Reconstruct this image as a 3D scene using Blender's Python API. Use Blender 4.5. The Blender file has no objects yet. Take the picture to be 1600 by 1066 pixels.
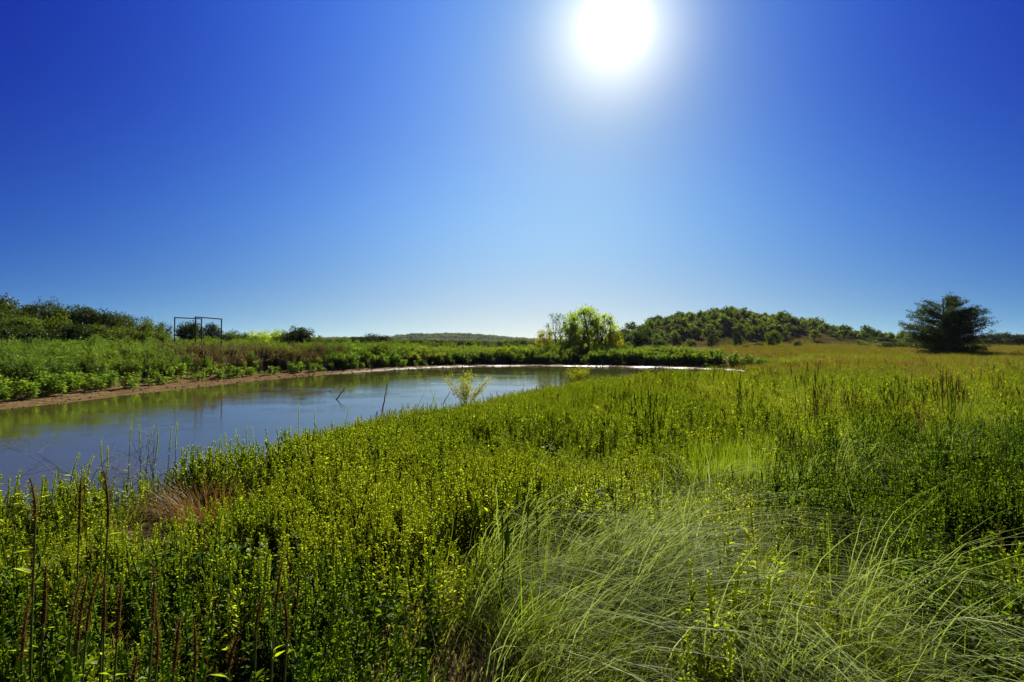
import bpy, math, random
import numpy as np
from mathutils import Vector, Matrix
from mathutils import noise as mnoise

random.seed(11)
rng = np.random.default_rng(11)
R = math.radians
scene = bpy.context.scene

# ------------------------------------------------------------------ camera
F = 889.0                     # focal length in photo pixels (1600 wide)
CAMZ, HOR = 2.7, 533.0
cam_d = bpy.data.cameras.new('camera')
cam = bpy.data.objects.new('camera', cam_d)
scene.collection.objects.link(cam)
cam.location = (0, 0, CAMZ)
cam.rotation_euler = (R(90), 0, 0)
cam_d.sensor_width = 36.0
cam_d.lens = 36.0 * F / 1600.0
cam_d.clip_start, cam_d.clip_end = 0.05, 20000.0
scene.camera = cam

# ------------------------------------------------------------------ sun and sky
SUN = Vector((162, 889, 493)).normalized()
sd = bpy.data.lights.new('sun', 'SUN')
sd.energy, sd.angle, sd.color = 5.0, R(0.55), (1.0, 0.93, 0.80)
so = bpy.data.objects.new('sun', sd)
scene.collection.objects.link(so)
so.rotation_euler = SUN.to_track_quat('Z', 'Y').to_euler()
so.location = (0, 0, 60)

world = bpy.data.worlds.new('World')
scene.world = world
world.use_nodes = True
wt = world.node_tree
wt.nodes.clear()


def wn(kind, **kw):
    n = wt.nodes.new(kind)
    for k, v in kw.items():
        setattr(n, k, v)
    return n


def wm(op, *args, clamp=False):
    n = wt.nodes.new('ShaderNodeMath')
    n.operation = op
    n.use_clamp = clamp
    for i, a in enumerate(args):
        if isinstance(a, (int, float)):
            n.inputs[i].default_value = a
        else:
            wt.links.new(a, n.inputs[i])
    return n.outputs[0]


def wdot(vec_socket, d):
    n = wt.nodes.new('ShaderNodeVectorMath')
    n.operation = 'DOT_PRODUCT'
    wt.links.new(vec_socket, n.inputs[0])
    n.inputs[1].default_value = tuple(d)
    return n.outputs['Value']


tc = wn('ShaderNodeTexCoord')
vec = tc.outputs['Generated']
elev = wm('ARCSINE', wm('MAXIMUM', wdot(vec, (0, 0, 1)), 0.0))
E_ = wm('EXPONENT', wm('MULTIPLY', elev, -1.0 / R(18)))
ctr = Vector((50, 889, 483)).normalized()
g_ = wm('ARCCOSINE', wm('MINIMUM', wdot(vec, ctr), 0.99999))
G_ = wm('EXPONENT', wm('MULTIPLY', wm('POWER', wm('DIVIDE', g_, R(54)), 2.0), -1.0))
GE = wm('MULTIPLY', G_, E_)
gs = wm('ARCCOSINE', wm('MINIMUM', wdot(vec, SUN), 0.999999))
glow = wm('ADD',
          wm('MULTIPLY', wm('EXPONENT', wm('MULTIPLY', wm('POWER', wm('DIVIDE', gs, R(1.5)), 2.0), -1.0)), 7.0),
          wm('ADD',
             wm('MULTIPLY', wm('EXPONENT', wm('MULTIPLY', wm('POWER', wm('DIVIDE', gs, R(4.8)), 2.0), -1.0)), 0.72),
             wm('MULTIPLY', wm('EXPONENT', wm('MULTIPLY', gs, -1.0 / R(4.0))), 0.06)))
AU = wm('EXPONENT', wm('MULTIPLY', wm('SQRT', wm('ADD', wm('MULTIPLY', gs, gs), R(9) ** 2)), -1.0 / R(6)))
COEF = [(-11.039, 6.81, 8.124, -2.773, 6.6, 0.11), (-8.299, 6.347, 6.762, -4.319, 3.1, 0.266), (-2.766, 1.86, 2.677, -1.719, -0.9, 0.138)]
BAND = wm('EXPONENT', wm('MULTIPLY', wm('POWER', wm('ABSOLUTE', wm('DIVIDE', wm('SUBTRACT', elev, R(11)), R(8))), 2.0), -1.0))
ch = []
for (a, b, c, d, e, f), gt in zip(COEF, (1.0, 0.97, 0.86)):
    s = wm('ADD', wm('ADD', wm('MULTIPLY', E_, b), a), wm('ADD', wm('MULTIPLY', G_, c), wm('MULTIPLY', GE, d)))
    s = wm('ADD', wm('ADD', s, wm('MULTIPLY', AU, e)), wm('MULTIPLY', BAND, f))
    ch.append(wm('ADD', wm('MINIMUM', wm('EXPONENT', s), 1.5), wm('MULTIPLY', glow, gt)))
comb = wn('ShaderNodeCombineXYZ')
for i in range(3):
    wt.links.new(ch[i], comb.inputs[i])
bg = wn('ShaderNodeBackground')
wt.links.new(comb.outputs[0], bg.inputs['Color'])
EXPOSURE = 1.45
bg.inputs['Strength'].default_value = 1.0 / 2 ** EXPOSURE
wo = wn('ShaderNodeOutputWorld')
wt.links.new(bg.outputs[0], wo.inputs['Surface'])

scene.view_settings.view_transform = 'Standard'
scene.view_settings.look = 'None'
scene.view_settings.exposure = EXPOSURE
scene.view_settings.gamma = 1.0
scene.view_settings.use_curve_mapping = False
scene.render.engine = 'CYCLES'
cy = scene.cycles
cy.max_bounces, cy.diffuse_bounces, cy.glossy_bounces = 8, 6, 3
cy.transmission_bounces, cy.transparent_max_bounces, cy.volume_bounces = 4, 8, 0
cy.caustics_reflective = cy.caustics_refractive = False
cy.sample_clamp_indirect = 4.0
cy.use_denoising = True
cy.use_adaptive_sampling = False


# ------------------------------------------------------------------ materials
def foliage(name, a, b, c=None, trans=0.5, tboost=1.7, gloss=0.05, scale=0.25, rand=0.35, rough=0.45, tint=.45):
    """leaf material: diffuse + light coming through the leaf + a little sheen; colour drifts from plant to plant and leaf to leaf"""
    m = bpy.data.materials.new(name)
    m.use_nodes = True
    t = m.node_tree
    t.nodes.clear()
    L = t.links.new
    geo = t.nodes.new('ShaderNodeNewGeometry')
    nz = t.nodes.new('ShaderNodeTexNoise')
    nz.inputs['Scale'].default_value = scale
    nz.inputs['Detail'].default_value = 4.0
    L(geo.outputs['Position'], nz.inputs['Vector'])
    oi = t.nodes.new('ShaderNodeObjectInfo')

    def mth(op, x, y, cl=False):
        n = t.nodes.new('ShaderNodeMath')
        n.operation = op
        n.use_clamp = cl
        for i, v in enumerate((x, y)):
            if isinstance(v, (int, float)):
                n.inputs[i].default_value = v
            else:
                L(v, n.inputs[i])
        return n.outputs[0]
    nf = mth('MULTIPLY', mth('SUBTRACT', nz.outputs['Fac'], 0.35), 3.0, True)
    r1 = mth('MULTIPLY', mth('SUBTRACT', oi.outputs['Random'], 0.5), rand * 1.6)
    r2 = mth('MULTIPLY', mth('SUBTRACT', geo.outputs['Random Per Island'], 0.5), rand * 1.6)
    fac = mth('ADD', mth('ADD', nf, r1), r2, True)
    mx = t.nodes.new('ShaderNodeMix')
    mx.data_type = 'RGBA'
    L(fac, mx.inputs[0])
    mx.inputs[6].default_value = (*a, 1)
    mx.inputs[7].default_value = (*b, 1)
    col = mx.outputs[2]
    if c is not None:                              # a few dry or pale leaves
        m2 = t.nodes.new('ShaderNodeMix')
        m2.data_type = 'RGBA'
        L(mth('GREATER_THAN', geo.outputs['Random Per Island'], 0.88), m2.inputs[0])
        L(col, m2.inputs[6])
        m2.inputs[7].default_value = (*c, 1)
        col = m2.outputs[2]
    df = t.nodes.new('ShaderNodeBsdfDiffuse')
    L(col, df.inputs['Color'])
    tb = t.nodes.new('ShaderNodeMix')
    tb.data_type = 'RGBA'
    tb.blend_type = 'MULTIPLY'
    tb.inputs[0].default_value = 1.0
    L(col, tb.inputs[6])
    tb.inputs[7].default_value = (tboost * 1.05, tboost, tboost * tint, 1)
    tb.clamp_result = False
    tr = t.nodes.new('ShaderNodeBsdfTranslucent')
    L(tb.outputs[2], tr.inputs['Color'])
    ms = t.nodes.new('ShaderNodeMixShader')
    ms.inputs[0].default_value = trans
    L(df.outputs[0], ms.inputs[1])
    L(tr.outputs[0], ms.inputs[2])
    gl = t.nodes.new('ShaderNodeBsdfGlossy')
    gl.inputs['Roughness'].default_value = rough
    gl.inputs['Color'].default_value = (1, 1, 0.9, 1)
    m3 = t.nodes.new('ShaderNodeMixShader')
    m3.inputs[0].default_value = gloss
    L(ms.outputs[0], m3.inputs[1])
    L(gl.outputs[0], m3.inputs[2])
    out = t.nodes.new('ShaderNodeOutputMaterial')
    L(m3.outputs[0], out.inputs['Surface'])
    return m


def solid(name, a, b, scale=8.0, rough=0.85, bump=0.0, metallic=0.0):
    m = bpy.data.materials.new(name)
    m.use_nodes = True
    t = m.node_tree
    L = t.links.new
    p = t.nodes['Principled BSDF']
    geo = t.nodes.new('ShaderNodeNewGeometry')
    nz = t.nodes.new('ShaderNodeTexNoise')
    nz.inputs['Scale'].default_value = scale
    nz.inputs['Detail'].default_value = 6.0
    L(geo.outputs['Position'], nz.inputs['Vector'])
    rp = t.nodes.new('ShaderNodeMapRange')
    rp.inputs[1].default_value, rp.inputs[2].default_value = 0.35, 0.65
    L(nz.outputs['Fac'], rp.inputs[0])
    mx = t.nodes.new('ShaderNodeMix')
    mx.data_type = 'RGBA'
    L(rp.outputs[0], mx.inputs[0])
    mx.inputs[6].default_value = (*a, 1)
    mx.inputs[7].default_value = (*b, 1)
    L(mx.outputs[2], p.inputs['Base Color'])
    p.inputs['Roughness'].default_value = rough
    p.inputs['Metallic'].default_value = metallic
    p.inputs['Specular IOR Level'].default_value = 0 if rough > .92 else .25
    if bump:
        bp = t.nodes.new('ShaderNodeBump')
        bp.inputs['Strength'].default_value = 0.8
        bp.inputs['Distance'].default_value = bump
        L(nz.outputs['Fac'], bp.inputs['Height'])
        L(bp.outputs[0], p.inputs['Normal'])
    return m


M = {}
M['weed'] = foliage('weed_green', (.073, .112, .004), (.130, .160, .006), (.14, .165, .015), gloss=.008, trans=.66, tboost=2.6)
M['spike'] = foliage('seed_spike_green', (.110, .155, .010), (.162, .195, .018), trans=.62, tboost=2.2, gloss=.01)
M['grass'] = foliage('grass_green', (.044, .080, .004), (.084, .112, .006), (.16, .15, .04), trans=.6, tboost=1.9, gloss=.006)
M['lime'] = foliage('grass_lime', (.075, .135, .005), (.125, .17, .008), trans=.55, gloss=.008)
M['tan'] = foliage('grass_tan', (.13, .085, .022), (.20, .125, .04), trans=.4, tboost=1.2, gloss=.008, scale=2.0)
M['straw'] = foliage('grass_straw', (.10, .155, .035), (.17, .235, .065), (.33, .37, .17), trans=.4, tboost=1.4, gloss=.004, tint=.6)
M['gold'] = foliage('grass_gold', (.064, .078, .008), (.128, .106, .013), (.18, .16, .04), trans=.45, tboost=1.2, gloss=.01, scale=.25)
M['rust'] = foliage('grass_rust', (.15, .085, .028), (.25, .155, .05), trans=.4, tboost=1.2, gloss=.02, scale=2.0)
M['brownweed'] = foliage('brown_weed', (.075, .060, .018), (.125, .082, .026), (.10, .13, .02), trans=.35, tboost=1.2, gloss=.02)
M['broad'] = foliage('broad_leaf', (.055, .115, .008), (.11, .17, .015), (.15, .21, .04), gloss=.008, scale=1.5)
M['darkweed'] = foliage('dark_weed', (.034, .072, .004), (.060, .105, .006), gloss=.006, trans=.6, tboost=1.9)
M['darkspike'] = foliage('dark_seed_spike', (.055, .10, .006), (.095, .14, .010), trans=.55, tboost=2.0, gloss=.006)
M['feather'] = foliage('feather_weed', (.045, .095, .008), (.09, .145, .012), gloss=.02, scale=.15)
M['bankleaf'] = foliage('bank_leaf', (.075, .145, .014), (.14, .20, .028), (.16, .21, .03), gloss=.008, scale=.4)
M['dam'] = foliage('bank_shrub_leaf', (.045, .105, .008), (.115, .165, .012), (.17, .18, .03), gloss=.03, scale=.16)
M['oak'] = foliage('oak_leaf', (.018, .036, .004), (.038, .064, .006), gloss=.01, scale=.06, trans=.35, tboost=1.3)
M['mesquite'] = foliage('mesquite_leaf', (.032, .058, .004), (.064, .092, .006), gloss=.01, scale=.06, trans=.45)
M['willow'] = foliage('willow_leaf', (.080, .135, .005), (.125, .17, .007), gloss=.01, trans=.68, tboost=2.5, scale=.4)
M['yellowleaf'] = foliage('yellow_leaf', (.13, .16, .006), (.20, .20, .008), gloss=.01, trans=.6, tboost=1.6, scale=.5)
M['darkleaf'] = foliage('dark_tree_leaf', (.018, .036, .006), (.036, .060, .010), gloss=.01, trans=.45, tboost=1.5)
M['hillleaf'] = foliage('hill_tree_leaf', (.042, .075, .007), (.080, .115, .009), gloss=.01, trans=.45, scale=.03)
M['hilllight'] = foliage('hill_light_leaf', (.07, .115, .010), (.10, .145, .012), gloss=.01, trans=.5, scale=.03)
M['bark'] = solid('bark', (.09, .07, .05), (.16, .13, .10), 6.0, .9, .01)
M['paletwig'] = solid('grey_twig', (.10, .085, .07), (.2, .17, .14), 30.0, .9)
M['brownspike'] = foliage('brown_seed_spike', (.085, .060, .016), (.15, .10, .028), (.10, .12, .02), trans=.35, tboost=1.1, gloss=.005, scale=9.0)
M['greenstem'] = foliage('stem_green', (.08, .10, .02), (.14, .15, .03), trans=.2, gloss=.03)
M['deadwood'] = solid('dead_wood', (.045, .035, .028), (.09, .07, .055), 12.0, .85, .004)
M['rustpipe'] = solid('rusty_pipe', (.035, .018, .014), (.075, .035, .024), 15.0, .7, .001, .3)


# ------------------------------------------------------------------ mesh building
class MB:
    def __init__(self):
        self.v, self.f, self.mi, self.n = [], [], [], 0

    def add(self, v, f, mi=0):
        v = np.asarray(v, dtype=np.float64).reshape(-1, 3)
        f = np.asarray(f, dtype=np.int64)
        self.v.append(v)
        self.f.append(f + self.n)
        self.mi.append(np.full(len(f), mi))
        self.n += len(v)

    def mesh(self, name, mats, smooth=False):
        me = bpy.data.meshes.new(name)
        V = np.concatenate(self.v)
        loops, starts, tot = [], [], 0
        lt = []
        for f in self.f:
            k = f.shape[1]
            loops.append(f.reshape(-1))
            lt.append(np.full(len(f), k))
        loops = np.concatenate(loops)
        lt = np.concatenate(lt)
        starts = np.concatenate([[0], np.cumsum(lt)[:-1]])
        me.vertices.add(len(V))
        me.vertices.foreach_set('co', V.ravel().astype(np.float32))
        me.loops.add(len(loops))
        me.loops.foreach_set('vertex_index', loops.astype(np.int32))
        me.polygons.add(len(lt))
        me.polygons.foreach_set('loop_start', starts.astype(np.int32))
        me.polygons.foreach_set('material_index', np.concatenate(self.mi).astype(np.int32))
        me.update(calc_edges=True)
        me.validate()
        for m in mats:
            me.materials.append(m)
        if smooth:
            me.polygons.foreach_set('use_smooth', np.ones(len(me.polygons), dtype=bool))
        return me


def unit(v):
    return v / np.maximum(np.linalg.norm(v, axis=-1, keepdims=True), 1e-9)


def leaves(mb, base, d, nrm, ln, wd, mi=0, fold=0.25):
    """pointed leaves folded along the midrib: base points, directions, normals, lengths, widths"""
    n = len(base)
    d = unit(d)
    s = unit(np.cross(d, nrm))
    up = np.cross(s, d)
    ln = np.broadcast_to(ln, n)[:, None]
    wd = np.broadcast_to(wd, n)[:, None]
    mid = base + d * ln * 0.45
    tip = base + d * ln - up * ln * 0.12
    l = mid + s * wd * 0.5 + up * wd * fold
    r = mid - s * wd * 0.5 + up * wd * fold
    V = np.stack([base, l, tip, r], 1).reshape(-1, 3)
    i = np.arange(n)[:, None] * 4
    mb.add(V, np.concatenate([i + [0, 1, 2], i + [0, 2, 3]]), mi)


def quads(mb, c, nrm, sz, mi=0, asp=1.0):
    """leaf-sized faces at random angles"""
    n = len(c)
    nrm = unit(nrm)
    a = unit(np.cross(nrm, rng.normal(size=(n, 3))))
    b = np.cross(nrm, a)
    sz = np.broadcast_to(sz, n)[:, None]
    V = np.stack([c - a * sz * .5, c + b * sz * .32 * asp + nrm * sz * .1, c + a * sz * .5, c - b * sz * .32 * asp + nrm * sz * .1], 1).reshape(-1, 3)
    i = np.arange(n)[:, None] * 4
    mb.add(V, i + [0, 1, 2, 3], mi)


def ribbons(mb, P, w, side, mi=0):
    """P: (n, k, 3) paths; w: (n,) base widths; side: (n,3); tapers to the tip"""
    n, k, _ = P.shape
    t = np.linspace(0, 1, k)
    prof = np.clip(1.0 - t ** 2, 0.08, 1)
    W = (w[:, None] * prof[None, :])[:, :, None] * side[:, None, :] * 0.5
    V = np.stack([P - W, P + W], 2).reshape(-1, 3)          # (n,k,2)
    i = (np.arange(n) * k * 2)[:, None, None]
    j = (np.arange(k - 1) * 2)[None, :, None]
    f = (i + j + np.array([0, 1, 3, 2])[None, None, :]).reshape(-1, 4)
    mb.add(V, f, mi)


def tube(mb, pts, rad, sides=5, mi=0, cap=False):
    pts = np.asarray(pts, float)
    k = len(pts)
    rad = np.broadcast_to(rad, k)
    T = unit(np.gradient(pts, axis=0))
    ref = np.array([0.0, 0, 1]) if abs(T[0][2]) < .9 else np.array([1.0, 0, 0])
    A = unit(np.cross(T, ref))
    B = np.cross(T, A)
    an = np.linspace(0, 2 * np.pi, sides, endpoint=False)
    V = pts[:, None, :] + rad[:, None, None] * (np.cos(an)[None, :, None] * A[:, None, :] + np.sin(an)[None, :, None] * B[:, None, :])
    f = []
    for a in range(k - 1):
        for s in range(sides):
            s2 = (s + 1) % sides
            f.append((a * sides + s, a * sides + s2, (a + 1) * sides + s2, (a + 1) * sides + s))
    mb.add(V.reshape(-1, 3), f, mi)
    if cap:
        for e, a in ((0, 0), (1, k - 1)):
            for s in range(1, sides - 1):
                mb.add([V[a][0], V[a][s], V[a][s + 1]], [(0, 1, 2)], mi)


def link(o, coll=None):
    (coll or scene.collection).objects.link(o)
    return o


def tag(o, label=None, cat=None, group=None, kind=None):
    for k, v in (('label', label), ('category', cat), ('group', group), ('kind', kind)):
        if v:
            o[k] = v
    return o


def obj(name, me, parent=None, loc=(0, 0, 0), rz=0.0, sc=1.0, rot=None):
    o = link(bpy.data.objects.new(name, me))
    o.location = loc
    o.rotation_euler = rot if rot else (0, 0, rz)
    o.scale = sc if hasattr(sc, '__len__') else (sc, sc, sc)
    if parent:
        o.parent = parent
    return o


# ------------------------------------------------------------------ terrain
def vnoise(x, y, s, seed=0.0):
    """cheap smooth noise from sines, -1..1"""
    x = x / s + seed
    y = y / s - seed * 1.7
    return (np.sin(x * 1.0 + 1.3 * np.sin(y * .7 + seed)) * np.cos(y * 1.1 + 1.1 * np.sin(x * .6)) +
            .5 * np.sin(x * 2.3 + y * 1.9 + seed * 3) * np.cos(y * 2.7 - x * 1.1)) / 1.5


# pond outline: x, y, beach width, rise width
OUT = [(-40, 3.5, .5, 4), (-16, 4.5, .3, 3), (-10, 5.0, .3, 3), (-7.0, 6.3, .3, 3), (-5.6, 7.3, .3, 3), (-4.7, 8.8, .3, 3), (-4.8, 11.6, .3, 4),
       (-4.5, 14.0, .3, 4), (-2.9, 15.8, .3, 5), (-.9, 20.8, .3, 6), (3.2, 28.8, .3, 7), (7.9, 33, .4, 8), (13.5, 37.0, .6, 8),
       (18.5, 41.0, 1.2, 8), (22.3, 46.6, 1.6, 7), (20.6, 50.6, 3, 4), (18.4, 54.5, 3.0, 3), (13.2, 58.5, 3.0, 3), (6, 61, 3, 3), (0, 61.5, 3, 3),
       (-6.6, 58.5, 3, 3), (-11.0, 53.0, 2.6, 3), (-13.2, 49, 2.2, 3.5), (-16.0, 42, 3.2, 4), (-18.2, 33.3, 2.6, 4), (-19.3, 27, 2.2, 4), (-20.2, 22.4, 2.0, 4), (-24, 19, 2.0, 4),
       (-40, 15, 1.5, 4)]
OUT = np.array(OUT, float)


def catmull(P, m=6):
    n = len(P)
    out = []
    for i in range(n):
        p0, p1, p2, p3 = P[i - 1], P[i], P[(i + 1) % n], P[(i + 2) % n]
        for t in np.arange(m) / m:
            out.append(.5 * ((2 * p1) + (-p0 + p2) * t + (2 * p0 - 5 * p1 + 4 * p2 - p3) * t * t + (-p0 + 3 * p1 - 3 * p2 + p3) * t ** 3))
    return np.array(out)


OC = catmull(OUT, 5)


def shore(x, y):
    """signed distance to the waterline (negative in the pond), beach width, rise width"""
    x = np.atleast_1d(np.asarray(x, float)).ravel()
    y = np.atleast_1d(np.asarray(y, float)).ravel()
    wob = .16 * vnoise(x, y, 1.3, 7) + .09 * vnoise(x, y, .45, 2) + .05 * vnoise(x, y, .2, 5)
    if len(x) < 400:                                # all segments at once for a few points
        A, B = OC, np.roll(OC, -1, axis=0)
        D = B[:, :2] - A[:, :2]
        t = np.clip(((x[:, None] - A[None, :, 0]) * D[:, 0] + (y[:, None] - A[None, :, 1]) * D[:, 1]) / ((D ** 2).sum(1) + 1e-12), 0, 1)
        d2 = (x[:, None] - A[None, :, 0] - t * D[:, 0]) ** 2 + (y[:, None] - A[None, :, 1] - t * D[:, 1]) ** 2
        k = d2.argmin(1)
        i_ = np.arange(len(x))
        tk = t[i_, k]
        dy_ = np.where(np.abs(D[:, 1]) > 1e-12, D[:, 1], 1e-12)
        xi = D[:, 0] * (y[:, None] - A[None, :, 1]) / dy_ + A[None, :, 0]
        cr = ((A[None, :, 1] > y[:, None]) != (B[None, :, 1] > y[:, None])) & (x[:, None] < xi)
        ins = cr.sum(1) % 2 == 1
        d = np.sqrt(d2[i_, k])
        return np.where(ins, -d, d) + wob, A[k, 2] + tk * (B[k, 2] - A[k, 2]), A[k, 3] + tk * (B[k, 3] - A[k, 3])
    best = np.full(len(x), 1e18)
    bw = np.zeros(len(x))
    rw = np.zeros(len(x))
    inside = np.zeros(len(x), bool)
    n = len(OC)
    for i in range(n):
        a, b = OC[i], OC[(i + 1) % n]
        dx, dy = b[0] - a[0], b[1] - a[1]
        t = np.clip(((x - a[0]) * dx + (y - a[1]) * dy) / (dx * dx + dy * dy + 1e-12), 0, 1)
        d2 = (x - a[0] - t * dx) ** 2 + (y - a[1] - t * dy) ** 2
        m = d2 < best
        best[m] = d2[m]
        bw[m] = (a[2] + t * (b[2] - a[2]))[m]
        rw[m] = (a[3] + t * (b[3] - a[3]))[m]
        c = (a[1] > y) != (b[1] > y)
        with np.errstate(divide='ignore', invalid='ignore'):
            xi = dx * (y - a[1]) / (dy if abs(dy) > 1e-12 else 1e-12) + a[0]
        inside ^= c & (x < xi)
    d = np.sqrt(best)
    return np.where(inside, -d, d) + wob, bw, rw


def sstep(t):
    t = np.clip(t, 0, 1)
    return t * t * (3 - 2 * t)


HP = np.array([(930, 0), (965, 1.0), (985, 4.2), (1010, 7.0), (1050, 9.6), (1100, 11.2), (1150, 11.0), (1200, 9.6), (1230, 7.2), (1260, 4.6),
               (1290, 2.4), (1320, .9), (1360, .6), (1410, .2), (1470, 0)], float)
HY = 265.0


def hill(x, y):
    px = 800 + F * x / HY
    prof = np.interp(px, HP[:, 0], HP[:, 1], left=0, right=0) * 1.1
    dep = sstep((y - 185) / 80) * sstep((360 - y) / 80)
    return prof * dep


def height(x, y):
    shp = np.shape(x)
    x = np.atleast_1d(np.asarray(x, float)).ravel()
    y = np.atleast_1d(np.asarray(y, float)).ravel()
    d, bw, rw = shore(x, y)
    top = 1.08 + .10 * vnoise(x, y, 3.1) * np.clip(d / 5, 0, 1) + .05 * vnoise(x, y, 1.1, 4)
    top = top - .35 * sstep((y - 48 - .0 * x) / 6) * sstep((14 - d) / 6) * sstep((x + 14) / 5) * (x < 30)
    top = top + .5 * sstep((y - 40) / 60) * sstep((-x - 18) / 30) + .35 * sstep((-x - 24) / 8) * sstep((y - 20) / 10)
    z = .16 * np.clip(d / np.maximum(bw, .01), -8, 1) + .03 * vnoise(x, y, .5, 2) * np.clip(d / .4, 0, 1)
    z = z + (top - .16) * sstep((d - bw) / np.maximum(rw, .01))
    z = np.where(d < 0, np.maximum(-.9, d * .16), np.maximum(z, .002 + .02 * np.clip(d, 0, 1)))
    z = z + hill(x, y)
    r = np.hypot(x, y)
    z = z - 6.0 * sstep((r - 900) / 600)       # the land falls a little towards the far valley
    return z.reshape(shp) if shp else float(z[0])


def build_ground():
    az = np.concatenate([np.arange(-180, -62, 4.0), np.arange(-62, 62, .3), np.arange(62, 180, 4.0)])
    rr = [0.0]
    r = .4
    while r < 6000:
        rr.append(r)
        r += max(.22, .021 * r)
    rr = np.array(rr[1:])
    A = np.radians(az)
    X = rr[:, None] * np.sin(A)[None, :]
    Y = rr[:, None] * np.cos(A)[None, :]
    Z = height(X.ravel(), Y.ravel())
    n, m = len(rr), len(az)
    V = np.stack([X.ravel(), Y.ravel(), Z], 1)
    i = np.arange(n - 1)[:, None] * m
    j = np.arange(m)[None, :]
    j2 = (j + 1) % m
    f = np.stack([i + j, i + j2, i + m + j2, i + m + j], -1).reshape(-1, 4)
    mb = MB()
    mb.add(V, f)
    c = np.array([[0, 0, height(0.0, 0.0)]])
    k = mb.n
    mb.add(c, np.zeros((0, 3), int))
    mb.f[-1] = np.stack([np.full(m, k), (np.arange(m) + 1) % m, np.arange(m)], 1)
    mb.mi[-1] = np.zeros(m)
    me = mb.mesh('ground', [], True)
    # surface attributes: dry field, shore sand
    d, bw, rw = shore(me_v := V[:, 0], V[:, 1])
    d = np.append(d, 5.0)
    bw = np.append(bw, .3)
    sand = 1 - sstep((d - bw * .8) / (bw * .8 + .15))
    at = me.attributes.new('sand', 'FLOAT', 'POINT')
    at.data.foreach_set('value', sand.astype(np.float32))
    at = me.attributes.new('wet', 'FLOAT', 'POINT')
    at.data.foreach_set('value', (1 - sstep((d + .05) / .35)).astype(np.float32))
    x, y = np.append(V[:, 0], 0), np.append(V[:, 1], 0)
    pale = np.exp(-((d - .45) / .42) ** 2) * (d > -.1) * (.75 + .35 * vnoise(x, y, 1.3, 3)) * sstep((y - 42) / 6) * sstep((x + 16) / 6)
    at = me.attributes.new('pale', 'FLOAT', 'POINT')
    at.data.foreach_set('value', pale.astype(np.float32))
    at = me.attributes.new('dry', 'FLOAT', 'POINT')
    at.data.foreach_set('value', (sstep((y - 120) / 60) * sstep((x - 20) / 20)).astype(np.float32))
    return me


def ground_material():
    m = bpy.data.materials.new('ground_soil')
    m.use_nodes = True
    t = m.node_tree
    L = t.links.new
    p = t.nodes['Principled BSDF']
    p.inputs['Roughness'].default_value = .95
    p.inputs['Specular IOR Level'].default_value = 0
    geo = t.nodes.new('ShaderNodeNewGeometry')

    def nz(s, det=6):
        n = t.nodes.new('ShaderNodeTexNoise')
        n.inputs['Scale'].default_value = s
        n.inputs['Detail'].default_value = det
        L(geo.outputs['Position'], n.inputs['Vector'])
        r = t.nodes.new('ShaderNodeMapRange')
        r.inputs[1].default_value, r.inputs[2].default_value = .35, .65
        L(n.outputs['Fac'], r.inputs[0])
        return r.outputs[0]

    def mix(f, a, b):
        n = t.nodes.new('ShaderNodeMix')
        n.data_type = 'RGBA'
        if isinstance(f, float):
            n.inputs[0].default_value = f
        else:
            L(f, n.inputs[0])
        for k, v in ((6, a), (7, b)):
            if isinstance(v, tuple):
                n.inputs[k].default_value = (*v, 1)
            else:
                L(v, n.inputs[k])
        return n.outputs[2]

    def att(nm):
        a = t.nodes.new('ShaderNodeAttribute')
        a.attribute_name = nm
        return a.outputs['Fac']
    soil = mix(nz(3.0), (.055, .045, .02), (.12, .085, .045))
    thatch = mix(nz(.25), (.07, .075, .02), (.17, .12, .045))
    field = mix(nz(.9), soil, thatch)
    sand = mix(nz(2.2), (.085, .060, .028), (.18, .125, .062))
    sand = mix(nz(14.0), sand, mix(.6, sand, (.06, .035, .016)))
    wet = mix(att('wet'), sand, (.12, .085, .04))
    col = mix(att('sand'), field, wet)
    col = mix(att('pale'), col, (.28, .255, .20))
    dry = mix(nz(.12), (.035, .036, .009), (.075, .052, .016))
    col = mix(att('dry'), col, dry)
    L(col, p.inputs['Base Color'])
    rg = t.nodes.new('ShaderNodeMapRange')
    rg.inputs[3].default_value, rg.inputs[4].default_value = .95, .38
    L(att('pale'), rg.inputs[0])
    L(rg.outputs[0], p.inputs['Roughness'])
    sp_ = t.nodes.new('ShaderNodeMath')
    sp_.operation = 'MULTIPLY'
    L(att('pale'), sp_.inputs[0])
    sp_.inputs[1].default_value = .25
    L(sp_.outputs[0], p.inputs['Specular IOR Level'])
    bn = t.nodes.new('ShaderNodeTexNoise')
    bn.inputs['Scale'].default_value = 5.0
    bn.inputs['Detail'].default_value = 8.0
    L(geo.outputs['Position'], bn.inputs['Vector'])
    bp = t.nodes.new('ShaderNodeBump')
    bp.inputs['Strength'].default_value = .9
    bp.inputs['Distance'].default_value = .12
    L(bn.outputs['Fac'], bp.inputs['Height'])
    L(bp.outputs[0], p.inputs['Normal'])
    return m


gme = build_ground()
gme.materials.append(ground_material())
ground = tag(obj('ground', gme), kind='structure')


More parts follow.
